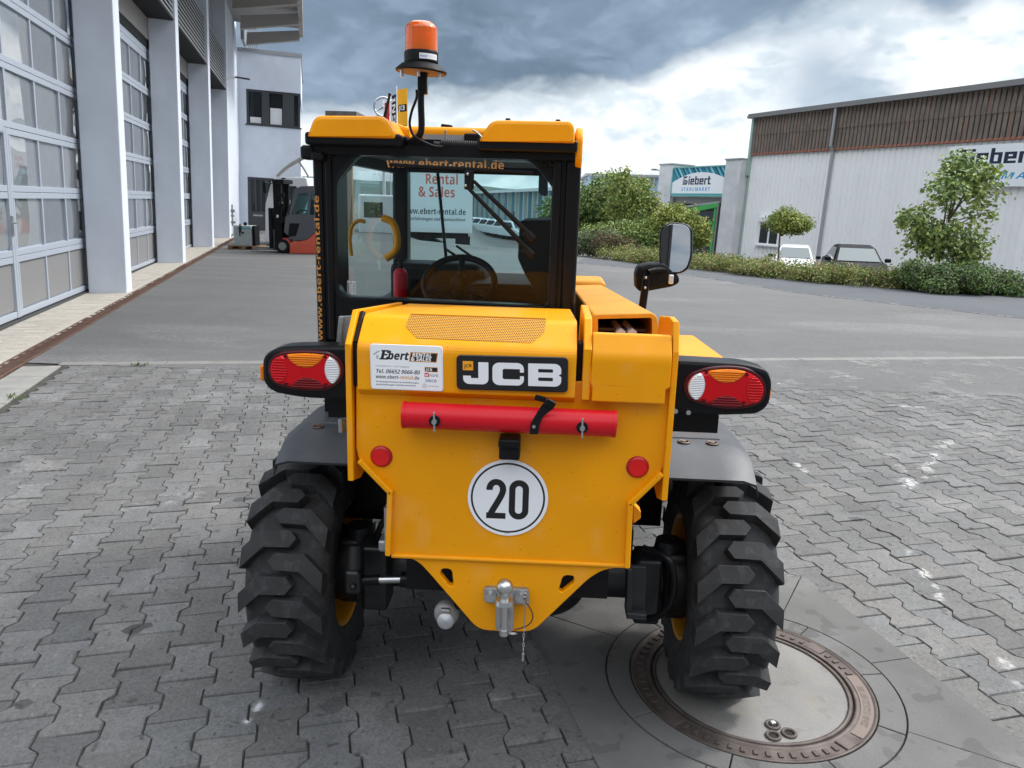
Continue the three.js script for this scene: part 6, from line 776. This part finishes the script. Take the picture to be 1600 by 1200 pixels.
{ // box truck seen through the cab
  const z = -42, q = [[-8.159,-0.002],[-4.194,0.118],[-7.19,-0.514],[-6.15,-0.753]], t = base('box_truck', [q[0][0], -1.2, z], 0.11); tag(t, 'white box truck with rental lettering seen through the cab window', 'truck');
  const W = q[1][0] - q[0][0], y0 = q[0][1] + 1.2; mesh('box', rb(0, W, y0, y0 + 3.5, -7, 0, 0.03), M.truckWhite, t);
  const tx = canvasTex(1024, 640, (c, w, h) => { c.fillStyle = '#dfe6ea'; c.fillRect(0, 0, w, h); c.fillStyle = '#cf6a5c'; c.font = 'bold 150px sans-serif'; c.textAlign = 'center'; c.fillText('Rental', 600, 160); c.fillText('& Sales', 530, 300); c.fillStyle = '#23292f'; c.font = 'bold 88px sans-serif'; c.fillText('www.ebert-rental.de', 500, 490, 900); c.font = 'italic bold 48px sans-serif'; c.fillText('Nutzfahrzeugen und Baumaschinen', 520, 560, 880); });
  mesh('box_print', quadGeo([0.03, y0 + 0.25, 0.003], [W - 0.03, y0 + 0.25, 0.003], [W - 0.03, y0 + 3.3, 0.003], [0.03, y0 + 3.3, 0.003]), new THREE.MeshStandardMaterial({ map: tx, roughness: 0.5 }), t);
  mesh('chassis', merge([bb(0.1, W - 0.2, y0 - 0.3, y0, -6.8, -0.2), bb(W - 0.9, W - 0.1, 0.45, y0 - 0.2, -1.6, -0.15), bb(W - 1.3, W, 0.42, 0.55, -0.3, -0.18)]), M.blackMatt, t);
  for (const x of [1.0]) { const w = mesh('wheel', cyl([x, 0.47, -0.05], [x, 0.47, -0.4], 0.47, 0.47, 28), M.blackMatt, t); mesh('wheel_rim', cyl([x, 0.47, -0.04], [x, 0.47, -0.06], 0.27, 0.27, 20), M.castGrey, w); }
  mesh('truck_cab', merge([rb(-2.1, -0.15, 0.6, 3.1, -2.4, 0, 0.12)]), M.truckWhite, t); mesh('cab_window', bb(-1.8, -0.8, 1.9, 2.7, 0.0, 0.012), M.glassDark, t); const w2 = mesh('wheel', cyl([-1.2, 0.47, 0.02], [-1.2, 0.47, -0.3], 0.47, 0.47, 28), M.blackMatt, t);
}
{ // forklift facing the hall
  const z = -23.4, t = base('forklift', [-7.6, 0, z]); tag(t, 'red and dark grey forklift truck with its forks towards the hall', 'forklift'); const put = (n, g, m, p = t) => mesh(n, g.translate(7.6, 0, -z), m, p);
  const redM = phy([0.64, 0.085, 0.035], 0.35, { clearcoat: 0.5 }), grey = phy([0.075, 0.083, 0.095], 0.4, { clearcoat: 0.2 });
  put('chassis', plate(rounded([[-8.092,0.455],[-7.936,0.44],[-7.803,0.311],[-7.742,0.389],[-7.566,0.376],[-7.309,0.441],[-7.089,0.637],[-6.62,0.689],[-6.637,0.004],[-7.874,0.003],[-7.867,0.195],[-7.977,0.382]], 0.04), z, 1.1, 0.02), redM);
  const b = put('body', plate(rounded([[-7.942,1.121],[-6.602,1.16],[-6.615,0.671],[-7.083,0.628],[-7.304,0.432],[-7.697,0.373],[-8.01,0.629]], 0.04), z + 0.02, 1.14, 0.02), grey); put('door_panel', plate([[-7.827,0.899],[-7.515,0.908],[-7.645,0.527],[-7.881,0.501]], z + 0.03, 0.02, 0.004), M.blackMatt, b);
  const c = put('cab_frame', plate(rounded([[-8.006,0.647],[-7.866,1.254],[-7.668,1.892],[-7.452,1.99],[-6.585,2.032],[-6.608,1.141],[-7.93,1.102]], 0.05), z, 1.1, 0.01, [[[-7.772,1.163],[-7.537,1.766],[-7.226,1.848],[-7.286,1.158]], [[-7.209,1.16],[-7.148,1.851],[-6.647,1.883],[-6.665,1.176]]]), grey); put('pane', plate([[-7.792,1.143],[-7.556,1.784],[-6.627,1.902],[-6.647,1.158]], z - 0.03, 0.01, 0.001), M.glassTeal, c); put('far_pane', plate([[-7.792,1.143],[-7.556,1.784],[-6.627,1.902],[-6.647,1.158]], z - 1.05, 0.01, 0.001), M.glassTeal, c); put('seat', merge([rb(-7.35, -6.95, 0.9, 1.6, z - 0.8, z - 0.3, 0.08)]), M.blackMatt, t); put('steering_wheel', new THREE.TorusGeometry(0.16, 0.02, 8, 24).rotateX(1.2).rotateZ(0.5).translate(-7.6, 1.2, z - 0.5), M.blackMatt, t);
  const m = put('mast', merge([plate([[-8.355,2.076],[-8.103,2.119],[-8.165,0.109],[-8.363,0.084]], z - 0.15, 0.12, 0.01), plate([[-8.355,2.076],[-8.103,2.119],[-8.165,0.109],[-8.363,0.084]], z - 0.85, 0.12, 0.01), bb(-8.35, -8.0, 2.05, 2.17, z - 0.95, z - 0.1), bb(-8.28, -8.05, 0.9, 1.05, z - 0.95, z - 0.1), cyl([-8.18, 0.2, z - 0.5], [-8.22, 2.0, z - 0.5], 0.05)]), M.blackMatt); put('mast_label', plate([[-8.273,1.131],[-8.205,1.133],[-8.214,0.927],[-8.282,0.924]], z - 0.14, 0.006, 0.001), M.white, m);
  put('fork_carriage', merge([plate([[-8.504,1.329],[-8.407,1.332],[-8.419,0.139],[-8.518,0.136]], z - 0.1, 0.9, 0.01)]), M.blackMatt); for (const d of [0.2, 0.75]) put('fork', merge([bb(-9.1, -8.35, 0.07, 0.12, z - d - 0.12, z - d), bb(-8.42, -8.36, 0.07, 0.7, z - d - 0.12, z - d)]), M.castGrey);
  for (const d of [0.02, 0.9]) { const p = [-8.063,0.189], w = put('wheel', cyl([p[0], 0.215, z + 0.06 - d], [p[0], 0.215, z - 0.16 - d], 0.215, 0.215, 32), M.blackMatt); put('wheel_rim', cyl([p[0], 0.215, z + 0.065 - d], [p[0], 0.215, z + 0.04 - d], 0.12, 0.12, 24), M.castGrey, w); }
  put('mirror', merge([rbox(0.16, 0.1, 0.06, 0.02, -8.05, 1.72, z - 0.05), ball(-8.08, 1.45, z - 0.05, 0.08)]), M.black);
}
{ // white lorry cab behind the forklift
  const z = -27, t = base('lorry_cab', [-9, 0, z]); tag(t, 'white lorry cab with grey air deflector arms parked behind the forklift', 'lorry'); const put = (n, g, m, p = t) => mesh(n, g.translate(9, 0, -z), m, p);
  const b = put('cab_body', plate(rounded([[-9.615,2.219],[-9.41,2.331],[-8.389,2.337],[-8.332,2.02],[-8.393,0.116],[-9.934,0.069],[-9.875,1.378],[-9.771,1.703]], 0.08), z, 2.2, 0.05), M.truckWhite); put('side_window', plate(rounded([[-9.355,2.035],[-8.732,2.031],[-8.703,1.583],[-9.375,1.543]], 0.06), z + 0.012, 0.02, 0.004), M.glassDark, b); put('roof_slot', plate([[-9.256,2.292],[-9.122,2.296],[-9.124,2.254],[-9.257,2.25]], z + 0.01, 0.02, 0.002), M.blackMatt, b); put('door_line', merge([plate([[-9.286,1.524],[-8.614,1.586],[-8.615,1.564],[-9.287,1.502]], z + 0.006, 0.01, 0.001)]), M.castGrey, b);
  const a = [[-9.477,2.329],[-9.131,2.634],[-8.791,2.853],[-8.476,3.029]], d = [[-8.476,3.029],[-8.703,2.855],[-8.534,2.629],[-8.367,2.338]]; put('air_deflector', merge([tube(a.map((p) => [p[0], p[1], z - 0.2]), 0.07), tube(d.slice(1).map((p) => [p[0], p[1], z - 0.2]), 0.04)]), new THREE.MeshStandardMaterial({ color: L(0.40, 0.40, 0.38), roughness: 0.6 }));
  put('mirror', merge([rbox(0.12, 0.4, 0.25, 0.04, -9.75, 1.95, z + 0.25), cyl([-9.6, 2.1, z], [-9.75, 2.1, z + 0.25], 0.02)]), M.black); put('wheel', cyl([-9.1, 0.48, z + 0.02], [-9.1, 0.48, z - 0.3], 0.48, 0.48, 28), M.blackMatt);
}
{ // battery block on a pallet
  const z = -24.35, p = base('pallet', [-9.75, 0, z]); tag(p, 'worn wooden pallet carrying the grey block by the last pillar', 'pallet'); const P = [[-10.157,0.072],[-9.17,0.103]], x0 = P[0][0] + 9.75, x1 = P[1][0] + 9.75;
  for (let i = 0; i < 3; i++) mesh('bearer', metre(bb(x0 + i * (x1 - x0 - 0.14) / 2, x0 + i * (x1 - x0 - 0.14) / 2 + 0.14, 0.022, 0.1, -0.75, 0)), M.timber, p); for (let i = 0; i < 5; i++) { mesh('top_board', metre(bb(x0, x1, 0.1, 0.122, -0.75 + i * 0.155, -0.75 + i * 0.155 + 0.12)), M.timber, p); } for (let i = 0; i < 3; i++) mesh('bottom_board', metre(bb(x0, x1, 0, 0.02, -0.75 + i * 0.31, -0.75 + i * 0.31 + 0.12)), M.timber, p);
  const Q = [[-9.976,0.751],[-9.402,0.768]], b = base('charger_block', [-9.75, 0.122, z]); tag(b, 'light grey battery charger block with a turquoise stripe and hanging cables', 'charger'); const a0 = Q[0][0] + 9.75, a1 = Q[1][0] + 9.75, h = Q[0][1] - 0.122;
  const body = mesh('casing', rb(a0, a1, 0, h, -0.55, -0.06, 0.015), new THREE.MeshStandardMaterial({ map: mottle([0.40, 0.45, 0.46], 0.18, 2, 171), roughness: 0.5 }), b); mesh('stripe', bb(a0 + 0.12, a1 - 0.03, h - 0.11, h - 0.07, -0.06, -0.055), std([0.02, 0.36, 0.45], 0.5), body); mesh('side_rail', merge([rb(a1 + 0.02, a1 + 0.10, 0, h, -0.5, -0.1, 0.01)]), M.blackMatt, b);
  mesh('cable', merge([tube([[a0 + 0.22, h + 0.05, -0.04], [a0 + 0.2, h - 0.1, -0.045], [a0 + 0.21, 0.3, -0.045]], 0.014), tube([[a0 + 0.26, h + 0.05, -0.04], [a0 + 0.25, h - 0.2, -0.045], [a0 + 0.30, 0.4, -0.045]], 0.014), rbox(0.06, 0.05, 0.05, 0.01, a0 + 0.31, 0.4, -0.04), rbox(0.09, 0.1, 0.08, 0.02, a0 + 0.34, h + 0.05, -0.2)]), M.blackMatt, b);
}
// ---------------------------------------------------------------- flags and pylon beyond the cab
{
  const flag = (name, label, q, z, tex, pole) => { const x0 = q[0][0], t = base(name, [x0, 0, z]); tag(t, label, 'flag'); const pts = q.map((p) => [p[0] - x0, p[1]]), pos = [], uv = [], n = 8; for (let j = 0; j <= 16; j++) for (let i = 0; i <= n; i++) { const u = i / n, v = j / 16, a = [lerp(pts[0][0], pts[1][0], u), lerp(pts[0][1], pts[1][1], u)], b = [lerp(pts[3][0], pts[2][0], u), lerp(pts[3][1], pts[2][1], u)]; pos.push(lerp(b[0], a[0], v), lerp(b[1], a[1], v), 0.12 * Math.sin(u * 5 + v * 4) * u); uv.push(u, v); } const ix = []; for (let j = 0; j < 16; j++) for (let i = 0; i < n; i++) { const o = j * (n + 1) + i; ix.push(o, o + 1, o + n + 2, o, o + n + 2, o + n + 1); } const g = new THREE.BufferGeometry(); g.setAttribute('position', new THREE.Float32BufferAttribute(pos, 3)); g.setAttribute('uv', new THREE.Float32BufferAttribute(uv, 2)); g.setIndex(ix); g.computeVertexNormals(); mesh('flag_cloth', g, new THREE.MeshStandardMaterial({ ...tex, roughness: 0.8, side: THREE.DoubleSide }), t); mesh('pole', cyl([-0.06, -1.2, 0], [-0.06, pts[0][1] + 0.25, 0], 0.05, 0.035), M.white, t); };
  const j = canvasTex(128, 512, (c, w, h) => { c.fillStyle = '#f0aa1c'; c.fillRect(0, 0, w, h); for (const y of [150, 300, 450]) { c.fillStyle = '#15161a'; c.fillRect(10, y - 40, 108, 52); c.fillStyle = '#f2f2f2'; c.font = 'bold 46px sans-serif'; c.fillText('JCB', 18, y, 92); } });
  const m = canvasTex(128, 512, (c, w, h) => { c.fillStyle = '#e9ebee'; c.fillRect(0, 0, w, h); c.fillStyle = '#1c2434'; c.fillRect(14, 0, 114, h); c.save(); c.translate(105, 400); c.rotate(-Math.PI / 2); c.fillStyle = '#eef0f3'; c.font = 'bold 110px sans-serif'; c.fillText('MAGNI', 0, 0, 390); c.restore(); });
  flag('yellow_flag', 'tall yellow banner flag with black and white lettering above the cab', [[-11.651,9.551],[-10.89,9.657],[-10.878,4.58],[-11.629,4.56]], -60, { map: j }); flag('navy_flag', 'narrow navy banner flag with white letters beside the yellow flag', [[-12.534,9.341],[-12.114,9.489],[-12.116,4.653],[-12.568,4.641]], -62, { map: m }); flag('red_flag', 'narrow plain red banner flag left of the lettered flags', [[-13.451,9.051],[-13.042,9.204],[-13.076,4.733],[-13.491,4.723]], -64, { color: L(0.55, 0.02, 0.03) });
  const s = [-13.98,8.982], t = base('star_pylon', [s[0], -1.2, -66]); tag(t, 'silver three pointed star in a ring on a mast', 'sign'); const chrome = std([0.6, 0.62, 0.65], 0.2, 1), y = s[1] + 1.2; mesh('ring', new THREE.TorusGeometry(0.74, 0.09, 12, 48).translate(0, y, 0), chrome, t); const arms = []; for (let k = 0; k < 3; k++) { const a = Math.PI / 2 + k * 2.0944; arms.push(cyl([0, y, 0], [0.7 * Math.cos(a), y + 0.7 * Math.sin(a), 0], 0.16, 0.02, 6)); } mesh('star', merge(arms), chrome, t); mesh('mast', cyl([0, 0, 0], [0, y - 0.74, 0], 0.14, 0.1), M.white, t);
}
{ const t = plumb('pier_lamp', WPOS, ...WX); tag(t, 'small grey floodlight on an arm at the top of the left entrance pier', 'lamp'); mesh('arm', cyl([-0.3, 5.3, -15.2], [-0.3, 5.45, -15.9], 0.035), M.castGrey, t); mesh('lamp_head', rbox(0.3, 0.12, 0.5, 0.04, -0.3, 5.46, -16.1), M.castGrey, t); }
renderer.render(scene, camera);
